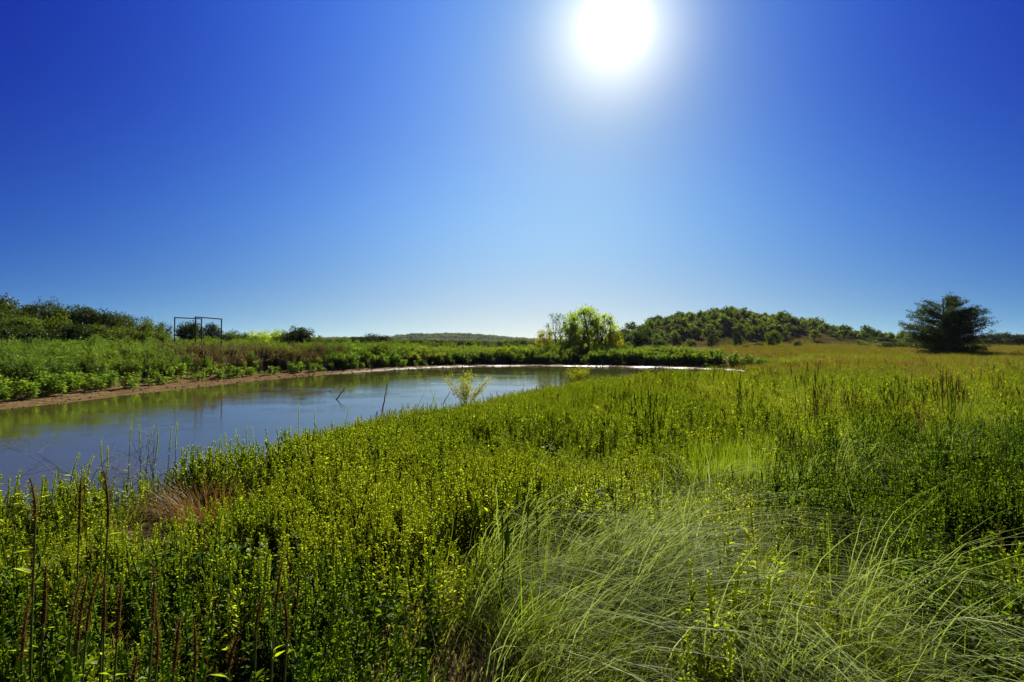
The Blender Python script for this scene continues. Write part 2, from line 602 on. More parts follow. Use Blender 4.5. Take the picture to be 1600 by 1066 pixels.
def water_material():
    m = bpy.data.materials.new('murky_water')
    m.use_nodes = True
    t = m.node_tree
    L = t.links.new
    p = t.nodes['Principled BSDF']
    p.inputs['Base Color'].default_value = (.052, .054, .010, 1)
    p.inputs['Roughness'].default_value = .04
    p.inputs['IOR'].default_value = 1.42
    geo = t.nodes.new('ShaderNodeNewGeometry')
    mp = t.nodes.new('ShaderNodeMapping')
    mp.inputs['Scale'].default_value = (1.0, 1.6, 1.0)
    L(geo.outputs['Position'], mp.inputs['Vector'])
    n1 = t.nodes.new('ShaderNodeTexNoise')
    n1.inputs['Scale'].default_value = 5.0
    n1.inputs['Detail'].default_value = 3.0
    L(mp.outputs[0], n1.inputs['Vector'])
    n2 = t.nodes.new('ShaderNodeTexNoise')
    n2.inputs['Scale'].default_value = .7
    n2.inputs['Detail'].default_value = 2.0
    L(mp.outputs[0], n2.inputs['Vector'])
    ad = t.nodes.new('ShaderNodeMath')
    ad.operation = 'MULTIPLY'
    L(n1.outputs['Fac'], ad.inputs[0])
    L(n2.outputs['Fac'], ad.inputs[1])
    bp = t.nodes.new('ShaderNodeBump')
    bp.inputs['Strength'].default_value = .3
    bp.inputs['Distance'].default_value = .016
    n3 = t.nodes.new('ShaderNodeTexNoise')
    n3.inputs['Scale'].default_value = .22
    n3.inputs['Detail'].default_value = 3.0
    L(mp.outputs[0], n3.inputs['Vector'])
    r3 = t.nodes.new('ShaderNodeMapRange')
    r3.inputs[1].default_value, r3.inputs[2].default_value = .42, .62
    r3.inputs[3].default_value, r3.inputs[4].default_value = .12, .75
    L(n3.outputs['Fac'], r3.inputs[0])
    L(r3.outputs[0], bp.inputs['Strength'])
    L(ad.outputs[0], bp.inputs['Height'])
    L(bp.outputs[0], p.inputs['Normal'])
    return m


mb = MB()
wx = np.linspace(-46, 26, 25)
wy = np.linspace(0, 66, 23)
WX, WY = np.meshgrid(wx, wy)
i = np.arange(22)[:, None] * 25
j = np.arange(24)[None, :]
mb.add(np.stack([WX.ravel(), WY.ravel(), np.zeros(WX.size)], 1), np.stack([i + j, i + j + 1, i + 26 + j, i + 25 + j], -1).reshape(-1, 4))
# keep only cells near the pond so the sheet never surfaces elsewhere
wme = mb.mesh('pond_water', [water_material()])
tag(obj('pond_water', wme), kind='structure')


ORD = ('first second third fourth fifth sixth seventh eighth ninth tenth eleventh twelfth thirteenth fourteenth fifteenth sixteenth seventeenth eighteenth '
       'nineteenth twentieth twenty-first twenty-second twenty-third twenty-fourth twenty-fifth twenty-sixth twenty-seventh').split()


def ordered(items):
    """items: (root, px, phrase with {o}); members of one phrase are told apart by their order from the left"""
    by = {}
    for r, px, ph in items:
        by.setdefault(ph, []).append((px, r))
    for ph, l in by.items():
        l.sort(key=lambda t: t[0])
        for k, (px, r) in enumerate(l):
            r['label'] = ph.replace('{o}', ORD[k] + ' ') + ', from the left' if len(l) > 1 else ph.replace('{o}', '')


# ------------------------------------------------------------------ far ridge
def build_ridge():
    px = np.linspace(380, 1010, 260)
    prof = np.interp(px, [380, 480, 540, 600, 625, 650, 700, 740, 775, 800, 830, 900, 1010],
                     [526, 527, 526, 527, 523.5, 521, 520, 521, 524, 526.5, 528.5, 530.5, 532])
    mb = MB()
    D = 1650.0
    rows = []
    for s, yy in ((0, 1300), (.35, 1400), (.7, 1520), (.93, 1600), (1, 1650), (.9, 1760), (0, 2200)):
        top = CAMZ + (HOR - prof) * D / F - 6
        wob = 1.0 + .05 * vnoise(px, px * 0 + yy, 14)
        z = -7 + (top + 7) * s * (wob if 0 < s < 1 else 1)
        rows.append(np.stack([(px - 800) / F * D, np.full_like(px, yy), z], 1))
    V = np.concatenate(rows)
    n = len(px)
    i = np.arange(len(rows) - 1)[:, None] * n
    j = np.arange(n - 1)[None, :]
    mb.add(V, np.stack([i + j, i + j + 1, i + n + j + 1, i + n + j], -1).reshape(-1, 4))
    return mb.mesh('far_hills', [solid('far_hill_scrub', (.018, .03, .008), (.04, .045, .018), .012, .95)], True), rows


rme, rrows = build_ridge()
tag(obj('far_hills', rme), kind='structure')


# ------------------------------------------------------------------ plant prototypes (kept outside the scene, shared by scatter and copies)
def weed_clump(n_st, hgt, spread, leafd=34, spike=True, mats=None, leaf=.042):
    mb = MB()
    for _ in range(n_st):
        a, r = rng.uniform(0, 6.28), spread * math.sqrt(rng.random())
        b = np.array([r * math.cos(a), r * math.sin(a), -.04])
        h = hgt * rng.uniform(.65, 1.1)
        lean = rng.normal(0, .09, 2)
        t = np.linspace(0, 1, 5)[:, None]
        path = b + np.concatenate([lean * h * t ** 1.6, t * h], 1)
        tube(mb, path, np.linspace(.0035, .0018, 5), 3, 0)
        nl = int(leafd * h / .5)
        u = rng.uniform(.12, .97, nl)
        pos = np.stack([np.interp(u, t[:, 0], path[:, k]) for k in range(3)], 1)
        an = rng.uniform(0, 6.28, nl)
        el = rng.uniform(-.1, .9, nl)
        d = np.stack([np.cos(an) * np.cos(el), np.sin(an) * np.cos(el), np.sin(el)], 1)
        nn = np.array([0, 0, 1.0]) + rng.normal(0, .35, (nl, 3))
        ls = leaf * rng.uniform(.6, 1.4, nl) * (1.15 - .55 * u)
        leaves(mb, pos, d, nn, ls * 1.2, ls * .55, 0)
        for q in range(rng.integers(2, 6) if spike else 0):
            if q == 0:
                p0, dr = path[-1], np.array([lean[0] * .8, lean[1] * .8, 1.0])
            else:
                uu = rng.uniform(.70, .93)
                p0 = np.array([np.interp(uu, t[:, 0], path[:, k]) for k in range(3)])
                dr = np.array([rng.normal(0, .3), rng.normal(0, .3), 1.0])
            dr = dr / np.linalg.norm(dr)
            L_ = rng.uniform(.06, .12) * (1 if q == 0 else .75)
            tt = np.linspace(0, 1, 7)
            sp = p0 + dr * L_ * tt[:, None] + np.array([.012, 0, 0]) * (tt ** 2)[:, None] * rng.normal()
            rd = .0044 * np.array([.5, 1.05, .9, 1.1, .9, 1.0, .45])
            tube(mb, sp, rd, 4, 1)
            nn_ = 14
            k_ = rng.integers(0, 6, nn_)
            an_ = rng.uniform(0, 6.28, nn_)
            dd_ = np.stack([np.cos(an_), np.sin(an_), rng.uniform(.2, 1.2, nn_)], 1)
            leaves(mb, sp[k_] + (sp[k_ + 1] - sp[k_]) * rng.random((nn_, 1)) + dd_ * .002, dd_, rng.normal(size=(nn_, 3)), .011 * rng.uniform(.7, 1.4, nn_), .005, 1)
    return mb


def grass_tuft(n, h, spread, droop, w=.004, k=5, dirbias=(0, 0), up=1.0, mi=0, heads=0):
    mb = MB()
    a = rng.uniform(0, 2 * np.pi, n)
    r = spread * np.sqrt(rng.random(n))
    base = np.stack([r * np.cos(a), r * np.sin(a), np.full(n, -.04)], 1)
    H = h * rng.uniform(.55, 1.15, n)
    a2 = a + rng.normal(0, .7, n)
    out = np.stack([np.cos(a2), np.sin(a2)], 1) * rng.uniform(.15, 1, n)[:, None] * droop + np.array(dirbias)[None, :] * rng.uniform(.5, 1.3, n)[:, None]
    t = np.linspace(0, 1, k)
    m = np.linalg.norm(out, axis=1)
    P = np.zeros((n, k, 3))
    P[:, :, 0] = base[:, 0:1] + out[:, 0:1] * H[:, None] * t[None] ** 1.7
    P[:, :, 1] = base[:, 1:2] + out[:, 1:2] * H[:, None] * t[None] ** 1.7
    zt = up * t[None] - (np.clip(m, 0, 1.6)[:, None] * .55) * t[None] ** 2.6
    P[:, :, 2] = base[:, 2:3] + H[:, None] * zt
    P[:, :, 2] = np.maximum(P[:, :, 2], .01)
    P += rng.normal(0, .004, P.shape) * t[None, :, None] * (h / .5)
    az = a2 + np.pi / 2 + rng.normal(0, .5, n)
    side = np.stack([np.cos(az), np.sin(az), np.zeros(n)], 1)
    ribbons(mb, P, np.full(n, w) * rng.uniform(.7, 1.3, n), side, mi)
    if heads:
        for q in rng.choice(n, heads, replace=False):
            p = P[q, -1]
            dd = unit(P[q, -1] - P[q, -2])
            tube(mb, [p - dd * .03, p + dd * .02, p + dd * .08], [.001, .004, .001], 3, 1)
    return mb


def broad_clump(n, h, spread, leaf, mi=0):
    mb = MB()
    for _ in range(n):
        a, r = rng.uniform(0, 6.28), spread * math.sqrt(rng.random())
        b = np.array([r * math.cos(a), r * math.sin(a), -.03])
        hh = h * rng.uniform(.5, 1.1)
        tip = b + np.array([rng.normal(0, .12) * hh, rng.normal(0, .12) * hh, hh])
        tube(mb, [b, (b + tip) / 2 + rng.normal(0, .01, 3), tip], [.004, .003, .002], 3, mi)
        nl = rng.integers(5, 9)
        u = np.linspace(.35, 1, nl)
        pos = b + (tip - b) * u[:, None]
        an = np.arange(nl) * 2.4 + a
        el = rng.uniform(-.2, .5, nl)
        d = np.stack([np.cos(an) * np.cos(el), np.sin(an) * np.cos(el), np.sin(el)], 1)
        nn = np.array([0, 0, 1.0]) + rng.normal(0, .3, (nl, 3))
        ls = leaf * rng.uniform(.7, 1.3, nl)
        # heart-shaped leaf: five-sided blade
        dn = unit(d)
        s = unit(np.cross(dn, nn))
        up = np.cross(s, dn)
        st = pos + dn * ls[:, None] * .35
        w_ = ls[:, None] * .48
        pts = [st, st + s * w_ * .8 - dn * ls[:, None] * .12 + up * w_ * .15, st + s * w_ + dn * ls[:, None] * .3 + up * w_ * .25,
               st + dn * ls[:, None] - up * ls[:, None] * .18, st - s * w_ + dn * ls[:, None] * .3 + up * w_ * .25, st - s * w_ * .8 - dn * ls[:, None] * .12 + up * w_ * .15]
        V = np.stack(pts, 1).reshape(-1, 3)
        i_ = np.arange(nl)[:, None] * 6
        mb.add(V, np.concatenate([i_ + [0, 1, 2, 3], i_ + [0, 3, 4, 5]]), mi)
    return mb


def feather_bush(h, w, n_st, n_leaf, leaf, mi=0, asp=.5, cone=.0):
    """upright many-stemmed weed or shrub: stems fanning from the base, small leaves all along"""
    mb = MB()
    for _ in range(n_st):
        a = rng.uniform(0, 6.28)
        hh = h * rng.uniform(.6, 1.05)
        rr = w * .5 * rng.uniform(.1, 1) ** .7
        b = np.array([rr * .35 * math.cos(a), rr * .35 * math.sin(a), -.08])
        tip = np.array([rr * math.cos(a), rr * math.sin(a), hh * (1 - .25 * (rr / (w * .5)) ** 2)])
        mid = b + (tip - b) * .5 + np.array([0, 0, .08 * hh])
        tube(mb, [b, mid, tip], [.012 * h, .008 * h, .002 * h], 3, 1 if mi == 0 else mi)
        nl = n_leaf // n_st
        u = rng.uniform(.08, 1.02, nl)
        pos = np.where(u[:, None] < .5, b + (mid - b) * u[:, None] * 2, mid + (tip - mid) * (u[:, None] * 2 - 1))
        pos = pos + rng.normal(0, 1, (nl, 3)) * (w * .09) * (1.15 - u[:, None] * .8)
        an = rng.uniform(0, 6.28, nl)
        el = rng.uniform(-.1, 1.2, nl)
        d = np.stack([np.cos(an) * np.cos(el), np.sin(an) * np.cos(el), np.sin(el)], 1)
        nn = rng.normal(0, 1, (nl, 3)) + np.array([0, 0, .8])
        leaves(mb, pos, d, nn, leaf * rng.uniform(.6, 1.4, nl), leaf * asp * rng.uniform(.7, 1.3, nl), 0)
    return mb


def crown_points(lobes, n, shell=.55):
    """points spread through the lobes' volume, denser towards the outside; gaps left by a coarse noise"""
    lob = np.array(lobes, float)
    wts = (lob[:, 3] * lob[:, 4] * lob[:, 5]) ** .67
    pick = rng.choice(len(lob), n * 2, p=wts / wts.sum())
    d = unit(rng.normal(size=(n * 2, 3)))
    r = rng.random(n * 2) ** shell * rng.uniform(.82, 1.12, n * 2)
    off = d * r[:, None]
    p = lob[pick, :3] + off * lob[pick, 3:6]
    s = lob[:, 3:6].mean()
    keep = np.sin(p[:, 0] * 5.1 / s + 1.7 * np.sin(p[:, 2] * 4.3 / s)) * np.cos(p[:, 1] * 4.7 / s + 1.3 * np.sin(p[:, 0] * 3.9 / s)) + .6 * np.sin(p[:, 2] * 7 / s + p[:, 0] * 3 / s)
    m = (keep + rng.normal(0, .45, len(keep)) > -.35)
    p, off = p[m][:n], off[m][:n]
    return p, off


def tree_meshes(name, h, w, n_lobes, leaf, n_leaf, mat, trunk_h=.3, low=.25, flat=.75, limb_r=None, airy=False, asp=1.0, lobe_sc=1.0, stems=1):
    """trunk mesh (tapered trunk and limbs) and crown mesh (leaf-sized faces in uneven lobes)"""
    lobes = []
    for k in range(n_lobes):
        a = 2.399 * k + rng.uniform(-.4, .4)
        zc = low + (1 - low) * (.15 + .72 * (k + .5) / n_lobes)
        prof = math.sin(math.pi * min(max((zc - low) / (1.12 - low), .12), .95)) ** .6
        rr = .5 * w * prof * rng.uniform(.35, .78)
        s = lobe_sc * w * rng.uniform(.16, .26)
        lobes.append((rr * math.cos(a), rr * math.sin(a), zc * h, s, s, s * flat))
    lobes.append((rng.normal(0, .04) * w, rng.normal(0, .04) * w, h - .17 * w * lobe_sc * flat, .2 * w * lobe_sc, .2 * w * lobe_sc, .17 * w * lobe_sc * flat))
    top = max(l[2] + l[5] for l in lobes)
    f_ = h / top
    lobes = [(a, b, c * f_, d, e, g) for a, b, c, d, e, g in lobes]
    tb = MB()
    r0 = limb_r or .028 * h
    for s_ in range(stems):
        a = 6.28 * s_ / stems + .5
        off = np.array([math.cos(a), math.sin(a), 0]) * (.03 * w if stems > 1 else 0)
        b = off + [0, 0, -.15]
        tp = off * 3 + [rng.normal(0, .02) * h, rng.normal(0, .02) * h, trunk_h * h]
        tube(tb, [b, b * .5 + tp * .5 + rng.normal(0, .01 * h, 3), tp], [r0 * 1.3, r0, r0 * .8], 6)
        for l in lobes[s_::stems]:
            e = np.array(l[:3])
            mid = tp * .5 + e * .5 + np.array([0, 0, -.04 * h]) + rng.normal(0, .015 * h, 3)
            tube(tb, [tp - [0, 0, .02 * h], mid, e], [r0 * .6, r0 * .35, r0 * .1], 4)
            for _ in range(3 if airy else 2):
                e2 = e + unit(rng.normal(size=3)) * np.array(l[3:6]) * .9
                tube(tb, [mid, (mid + e2) / 2 + rng.normal(0, .01 * h, 3), e2], [r0 * .25, r0 * .15, r0 * .04], 3)
    tme = tb.mesh(name + '_trunk', [M['bark']], True)
    cb = MB()
    p, off = crown_points(lobes, n_leaf, .5 if not airy else .8)
    quads(cb, p, off + rng.normal(0, .7, p.shape) + np.array([0, 0, .3]), leaf * rng.uniform(.6, 1.5, len(p)), 0, asp)
    cme = cb.mesh(name + '_crown', [mat])
    return tme, cme


lib = bpy.data.collections.new('plant_library')       # not linked to the scene


def lib_coll(name, mbs, mats):
    c = bpy.data.collections.new(name)
    for k, b in enumerate(mbs):
        me = b.mesh(name, mats)
        o = bpy.data.objects.new(f'{name}_{k:02d}', me)
        c.objects.link(o)
    return c


def scatter(name, coll, pts, rotz, tilt, scale, label=None):
    """one stuff object: points carrying copies of the collection's plants"""
    n = len(pts)
    me = bpy.data.meshes.new(name)
    me.vertices.add(n)
    me.vertices.foreach_set('co', np.asarray(pts, np.float32).ravel())
    rot = np.stack([tilt[:, 0], tilt[:, 1], rotz], 1).astype(np.float32)
    a = me.attributes.new('rot', 'FLOAT_VECTOR', 'POINT')
    a.data.foreach_set('vector', rot.ravel())
    a = me.attributes.new('scl', 'FLOAT', 'POINT')
    a.data.foreach_set('value', scale.astype(np.float32))
    a = me.attributes.new('pick', 'INT', 'POINT')
    a.data.foreach_set('value', rng.integers(0, len(coll.objects), n).astype(np.int32))
    o = link(bpy.data.objects.new(name, me))
    ng = bpy.data.node_groups.new(name + '_nodes', 'GeometryNodeTree')
    ng.interface.new_socket('Geometry', in_out='INPUT', socket_type='NodeSocketGeometry')
    ng.interface.new_socket('Geometry', in_out='OUTPUT', socket_type='NodeSocketGeometry')
    N, L = ng.nodes, ng.links.new
    gi, go = N.new('NodeGroupInput'), N.new('NodeGroupOutput')
    ci = N.new('GeometryNodeCollectionInfo')
    ci.inputs['Collection'].default_value = coll
    ci.inputs['Separate Children'].default_value = True
    ci.inputs['Reset Children'].default_value = True
    iop = N.new('GeometryNodeInstanceOnPoints')
    iop.inputs['Pick Instance'].default_value = True

    def na(nm, ty):
        x = N.new('GeometryNodeInputNamedAttribute')
        x.data_type = ty
        x.inputs['Name'].default_value = nm
        return x.outputs['Attribute']
    L(gi.outputs[0], iop.inputs['Points'])
    L(ci.outputs[0], iop.inputs['Instance'])
    L(na('pick', 'INT'), iop.inputs['Instance Index'])
    L(na('rot', 'FLOAT_VECTOR'), iop.inputs['Rotation'])
    L(na('scl', 'FLOAT'), iop.inputs['Scale'])
    L(iop.outputs[0], go.inputs[0])
    md = o.modifiers.new('scatter', 'NODES')
    md.node_group = ng
    tag(o, label, kind='stuff')
    return o


def W(px, py, z):
    """world point seen at photo pixel (px, py) that lies at height z"""
    y = (CAMZ - z) * F / (py - HOR)
    return (px - 800) / F * y, y


def at_dist(px, y):
    return (px - 800) / F * y


def sample(r0, r1, dens, azl=-58, azr=58):
    if r1 <= 20:
        azl, azr = -95, 95
    A = R(azr - azl) / 2 * (r1 * r1 - r0 * r0)
    n = int(A * dens)
    r = np.sqrt(rng.uniform(r0 * r0, r1 * r1, n))
    a = np.radians(rng.uniform(azl, azr, n))
    return r * np.sin(a), r * np.cos(a)


def place(name, coll, bands, mask, tilt=.08, label=None, rot=None):
    """bands: (r0, r1, density, scale); mask(x, y, d) -> keep probability"""
    XS, YS, SS = [], [], []
    for r0, r1, dens, s in bands:
        x, y = sample(r0, r1, dens)
        XS.append(x)
        YS.append(y)
        SS.append(s * rng.uniform(.75, 1.25, len(x)))
    x, y, s = np.concatenate(XS), np.concatenate(YS), np.concatenate(SS)
    d, bw, rw = shore(x, y)
    p = mask(x, y, d, bw)
    m = rng.random(len(x)) < p
    x, y, s, d = x[m], y[m], s[m], d[m]
    s = s * (1 - .30 * sstep((3.5 - d) / 3) * sstep((13 - y) / 3) * sstep((-2 - x) / 2)) * (1 + .22 * vnoise(x, y, 1.5, 9))
    z = height(x, y)
    rz = rng.uniform(0, 6.28, len(x)) if rot is None else rot(x, y)
    tl = rng.normal(0, tilt, (len(x), 2))
    return scatter(name, coll, np.stack([x, y, z], 1), rz, tl, s, label)


def ell(x, y, cx, cy_, rx, ry, soft=.35):
    q = np.sqrt(((x - cx) / rx) ** 2 + ((y - cy_) / ry) ** 2)
    return 1 - sstep((q - 1 + soft) / (2 * soft))


# where the near bank's kinds of plant grow (world metres)
def near_side(x, y, d):
    """1 on the camera's side of the pond, 0 across it"""
    far = sstep((y - np.interp(x, [-40, -20, -10, 0, 10, 21, 22, 30], [9, 14, 25, 42, 48, 49.5, 52, 60])) / 1.0)
    return 1 - far


def px_of(x, y):
    return 800 + F * x / np.maximum(y, .3)


def w_lodged(x, y):
    return np.maximum.reduce([ell(x, y, 1.15, 2.2, 1.35, 1.5), ell(x, y, .35, 3.6, .8, .75), ell(x, y, 2.1, 3.3, .7, .8) * .35, ell(x, y, 3.0, 6.2, 1.5, .7) * .55, ell(x, y, 5.2, 7.2, 1.6, 1.2) * .45])


def w_right(x, y):
    """how far one is into the mixed grass on the right"""
    return sstep((px_of(x, y) - 880 + 60 * vnoise(x, y, 2.2, 3)) / 330) * sstep((y - 2.2) / 1.5)


def w_gold(x, y):
    return (1 - .8 * ell(x, y, 24.0, 46.0, 4.6, 5.0)) * sstep((y - 15) / 14 + .35 * vnoise(x, y, 5, 8)) * sstep((px_of(x, y) - 1090) / 160) * sstep((x - 4) / 4)


def w_bare(x, y):
    return np.maximum.reduce([ell(x, y, 2.05, 5.6, .8, .28), ell(x, y, -.15, 2.45, .28, .3), ell(x, y, .75, 4.4, .3, .25), ell(x, y, 3.0, 3.7, .7, .35), ell(x, y, 4.2, 9.3, .9, .35), ell(x, y, -2.62, 4.9, .75, .9), ell(x, y, -4.0, 8.0, .4, .5) * .8])


def w_dark_and_vignette(x, y):
    return np.maximum.reduce([ell(x, y, 4.0, 4.6, 1.9, 1.5), ell(x, y, 6.2, 6.8, 2.2, 1.5), ell(x, y, 2.9, 3.0, .9, 1.1), ell(x, y, -1.7, 1.9, 2.1, 1.2)])  # last ellipse: corner vignette put into weed colour; the others are dark weeds


c_weed = lib_coll('weed_clump', [weed_clump(9, .44, .16, 46, True, None, .034) for _ in range(10)], [M['weed'], M['spike']])
c_weedfar = lib_coll('weed_clump_small', [weed_clump(9, .44, .26, 22, True, None, .048) for _ in range(6)], [M['weed'], M['spike']])
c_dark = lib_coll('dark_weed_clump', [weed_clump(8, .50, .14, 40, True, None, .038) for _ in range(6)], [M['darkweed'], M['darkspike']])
c_grass = lib_coll('grass_tuft', [grass_tuft(62, .42, .16, 1.0, .0032, 6) for _ in range(8)], [M['grass']])
c_fill = lib_coll('low_grass', [grass_tuft(40, .26, .16, .8, .005, 4) for _ in range(6)], [M['grass']])
c_lime = lib_coll('lime_grass', [grass_tuft(70, .5, .14, .45, .005) for _ in range(4)], [M['lime']])
c_straw = lib_coll('straw_grass', [grass_tuft(18, 1.15, .12, .38, .0052, 10, (.55, -1.0), .95) for _ in range(8)], [M['straw']])
c_wisp = lib_coll('straw_wisp', [grass_tuft(7, .7, .12, .6, .0028, 7, (.2, 0), .95) for _ in range(6)], [M['straw']])
c_lodg = lib_coll('green_lodged_grass', [grass_tuft(48, .7, .12, .6, .0040, 7, (.6, -.6), .75) for _ in range(6)], [M['grass']])
c_gold = lib_coll('gold_grass', [grass_tuft(90, .46, .26, .85, .0040, 5) for _ in range(6)], [M['gold']])
c_goldfar = lib_coll('gold_grass_far', [grass_tuft(60, .5, .35, .6, .010, 4) for _ in range(5)], [M['gold']])
c_grassfar = lib_coll('grass_tuft_far', [grass_tuft(60, .5, .30, .8, .008, 4) for _ in range(5)], [M['grass']])
c_broad = lib_coll('broad_leaf_clump', [broad_clump(8, .40, .16, .048) for _ in range(6)], [M['broad']])
c_tan = lib_coll('tan_grass', [grass_tuft(110, .38, .22, .9, .006, 5) for _ in range(3)], [M['tan']])
c_rust = lib_coll('rust_grass', [grass_tuft(90, .42, .12, 1.0, .0032, 6) for _ in range(3)], [M['rust']])

place('weeds', c_weed, [(1.0, 7, 40, 1.0), (7, 16, 32, 1.0)],
      lambda x, y, d, bw: near_side(x, y, d) * (d > .05) * (1 - .97 * w_lodged(x, y)) * (1 - .8 * w_right(x, y)) * (1 - w_bare(x, y)) * (1 - .8 * ell(x, y, -3.9, 9.7, .9, 1.3)) * (1 - .88 * w_dark_and_vignette(x, y)) * (.55 + .6 * vnoise(x, y, .9, 5)),
      label='dense green weeds with upright seed spikes filling the near bank')
place('far_bank_weeds', c_weedfar, [(16, 30, 14, 1.0), (30, 62, 6, 1.1)],
      lambda x, y, d, bw: near_side(x, y, d) * (d > .1) * (1 - .75 * w_right(x, y)) * (1 - .8 * w_gold(x, y)),
      label='green weeds running down to the water further along the near bank')
place('rusty_grass_patch', c_tan, [(30, 70, 16, 1.2)],
      lambda x, y, d, bw: (d > .5) * ell(x, y, 24.0, 47.0, 4.6, 5.0), label='rusty brown grass patch at the tip of the pond')
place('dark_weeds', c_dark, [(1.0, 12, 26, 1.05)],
      lambda x, y, d, bw: (d > .3) * np.maximum(w_dark_and_vignette(x, y), .08 * w_right(x, y)) * (1 - w_bare(x, y)) * (1 - .85 * w_lodged(x, y)),
      label='dark green upright weeds among the grass on the right, and painted-in vignette at near left')
place('meadow_grass', c_grass, [(1.0, 9, 26, .95), (9, 20, 24, .95), (20, 40, 12, .95)],
      lambda x, y, d, bw: near_side(x, y, d) * (d > .3) * np.clip(.10 + w_right(x, y), 0, 1) * (1 - .75 * w_lodged(x, y)) * (1 - w_bare(x, y)) * (1 - .5 * w_gold(x, y)) * (.7 + .3 * vnoise(x, y, .8, 1)),
      tilt=.16, label='tangled green meadow grass')
place('undergrowth', c_fill, [(.7, 8, 30, 1.0), (8, 25, 10, 1.4)],
      lambda x, y, d, bw: near_side(x, y, d) * (d > .1) * (1 - .8 * w_bare(x, y)) * (1 - .6 * w_lodged(x, y)), tilt=.2,
      label='short grass under the weeds')
place('bright_grass', c_lime, [(3, 14, 22, .95)],
      lambda x, y, d, bw: np.maximum.reduce([ell(x, y, 2.6, 7.0, .75, .8), ell(x, y, 5.0, 8.4, .6, .5) * .8, ell(x, y, 1.9, 6.7, .4, .5)]),
      label='bright lime green grass patch')
place('gold_grass', c_gold, [(10, 38, 12, 1.0)],
      lambda x, y, d, bw: (d > 1.0) * w_gold(x, y) * (hill(x, y) < 2.5) * (.62 + .4 * vnoise(x, y, 6, 3)), label='golden dry grass of the open field')
place('distant_gold_grass', c_goldfar, [(38, 70, 5.0, 1.0), (70, 180, 1.5, 1.4), (180, 230, .4, 2)],
      lambda x, y, d, bw: (d > 1.0) * w_gold(x, y) * (hill(x, y) < 2.5) * (.6 + .45 * vnoise(x, y, 9, 3)), label='dry grass further out in the open field')
place('distant_green_grass', c_grassfar, [(36, 70, 4.5, 1.0), (70, 200, .9, 1.3)],
      lambda x, y, d, bw: (d > 1.0) * near_side(x, y, d) * (hill(x, y) < 2.5) * (.45 - .5 * vnoise(x, y, 9, 3)), label='green grass mixed into the field further out')


def lodge_rot(x, y):
    return np.where(x < .8, .30, -.40) + .65 * vnoise(x, y, .7, 6) + rng.normal(0, .2, len(x))


place('lodged_grass', c_straw, [(1.0, 10, 10.5, 1.05)],
      lambda x, y, d, bw: w_lodged(x, y), tilt=.12, rot=lodge_rot, label='long pale grass stalks flattened by wind')
place('lodged_green_grass', c_lodg, [(1.0, 10, 34, 1.0)],
      lambda x, y, d, bw: w_lodged(x, y), tilt=.12, rot=lodge_rot, label='green grass blades bent over among the pale stalks')
place('straw_wisps', c_wisp, [(1.2, 12, 5, 1.0), (12, 24, 3, 1.1)],
      lambda x, y, d, bw: near_side(x, y, d) * (d > .8) * (.06 + .6 * w_right(x, y)) * (1 - .8 * w_lodged(x, y)), tilt=.3, label='scattered pale grass stalks')
c_dry = lib_coll('dry_stem', [weed_clump(5, .50, .14, 9, True, None, .028) for _ in range(5)], [M['brownweed'], M['brownspike']])
place('tan_grass_patches', c_tan, [(16, 40, 12, 1.0), (40, 120, 3, 1.6)],
      lambda x, y, d, bw: (d > 1) * (hill(x, y) < 2) * w_gold(x, y) * np.clip(2.4 * (vnoise(x, y * .6, 6.5, 21) - .28), 0, 1),
      label='patches of tan brown grass in the golden field')
place('dry_stems', c_dry, [(1.2, 14, 5, 1.0), (14, 40, 2.2, 1.1)],
      lambda x, y, d, bw: near_side(x, y, d) * (d > .2) * np.clip(.15 + .9 * vnoise(x, y, 1.9, 12), 0, 1) * (1 - w_lodged(x, y)), tilt=.15,
      label='brown dried weed stems standing among the green ones')
place('broad_leaves', c_broad, [(1.0, 16, 12, 1.0)],
      lambda x, y, d, bw: near_side(x, y, d) * (d > .1) * (1 - w_lodged(x, y)) * np.clip(.08 * (x < 1) + ell(x, y, -3.9, 9.7, 1.1, 1.4) * 1.6 + ell(x, y, -1.9, 2.9, 1.3, .9) * .7 + ell(x, y, -5.2, 7.7, 1.6, .9) * .8, 0, 1),
      label='broad pale green leaves among the weeds')


# ------------------------------------------------------------------ banks across the water
c_feather = lib_coll('feather_weed', [feather_bush(1.25, .9, 12, 620, .10, 0, .30) for _ in range(6)], [M['feather'], M['greenstem']])
c_brown = lib_coll('brown_weed', [feather_bush(1.3, .9, 12, 420, .09, 0, .5) for _ in range(5)], [M['brownweed'], M['bark']])
c_dam = lib_coll('bank_shrub', [feather_bush(1.1, 1.3, 14, 520, .13, 0, .6) for _ in range(6)], [M['dam'], M['bark']])
c_low = lib_coll('low_leafy', [broad_clump(6, .3, .2, .09) for _ in range(4)], [M['bankleaf']])


def w_farbank(x, y, d):
    return (1 - near_side(x, y, d))


def left_w(x, y):
    return sstep((-x - 9.5 + .0 * y) / 5)


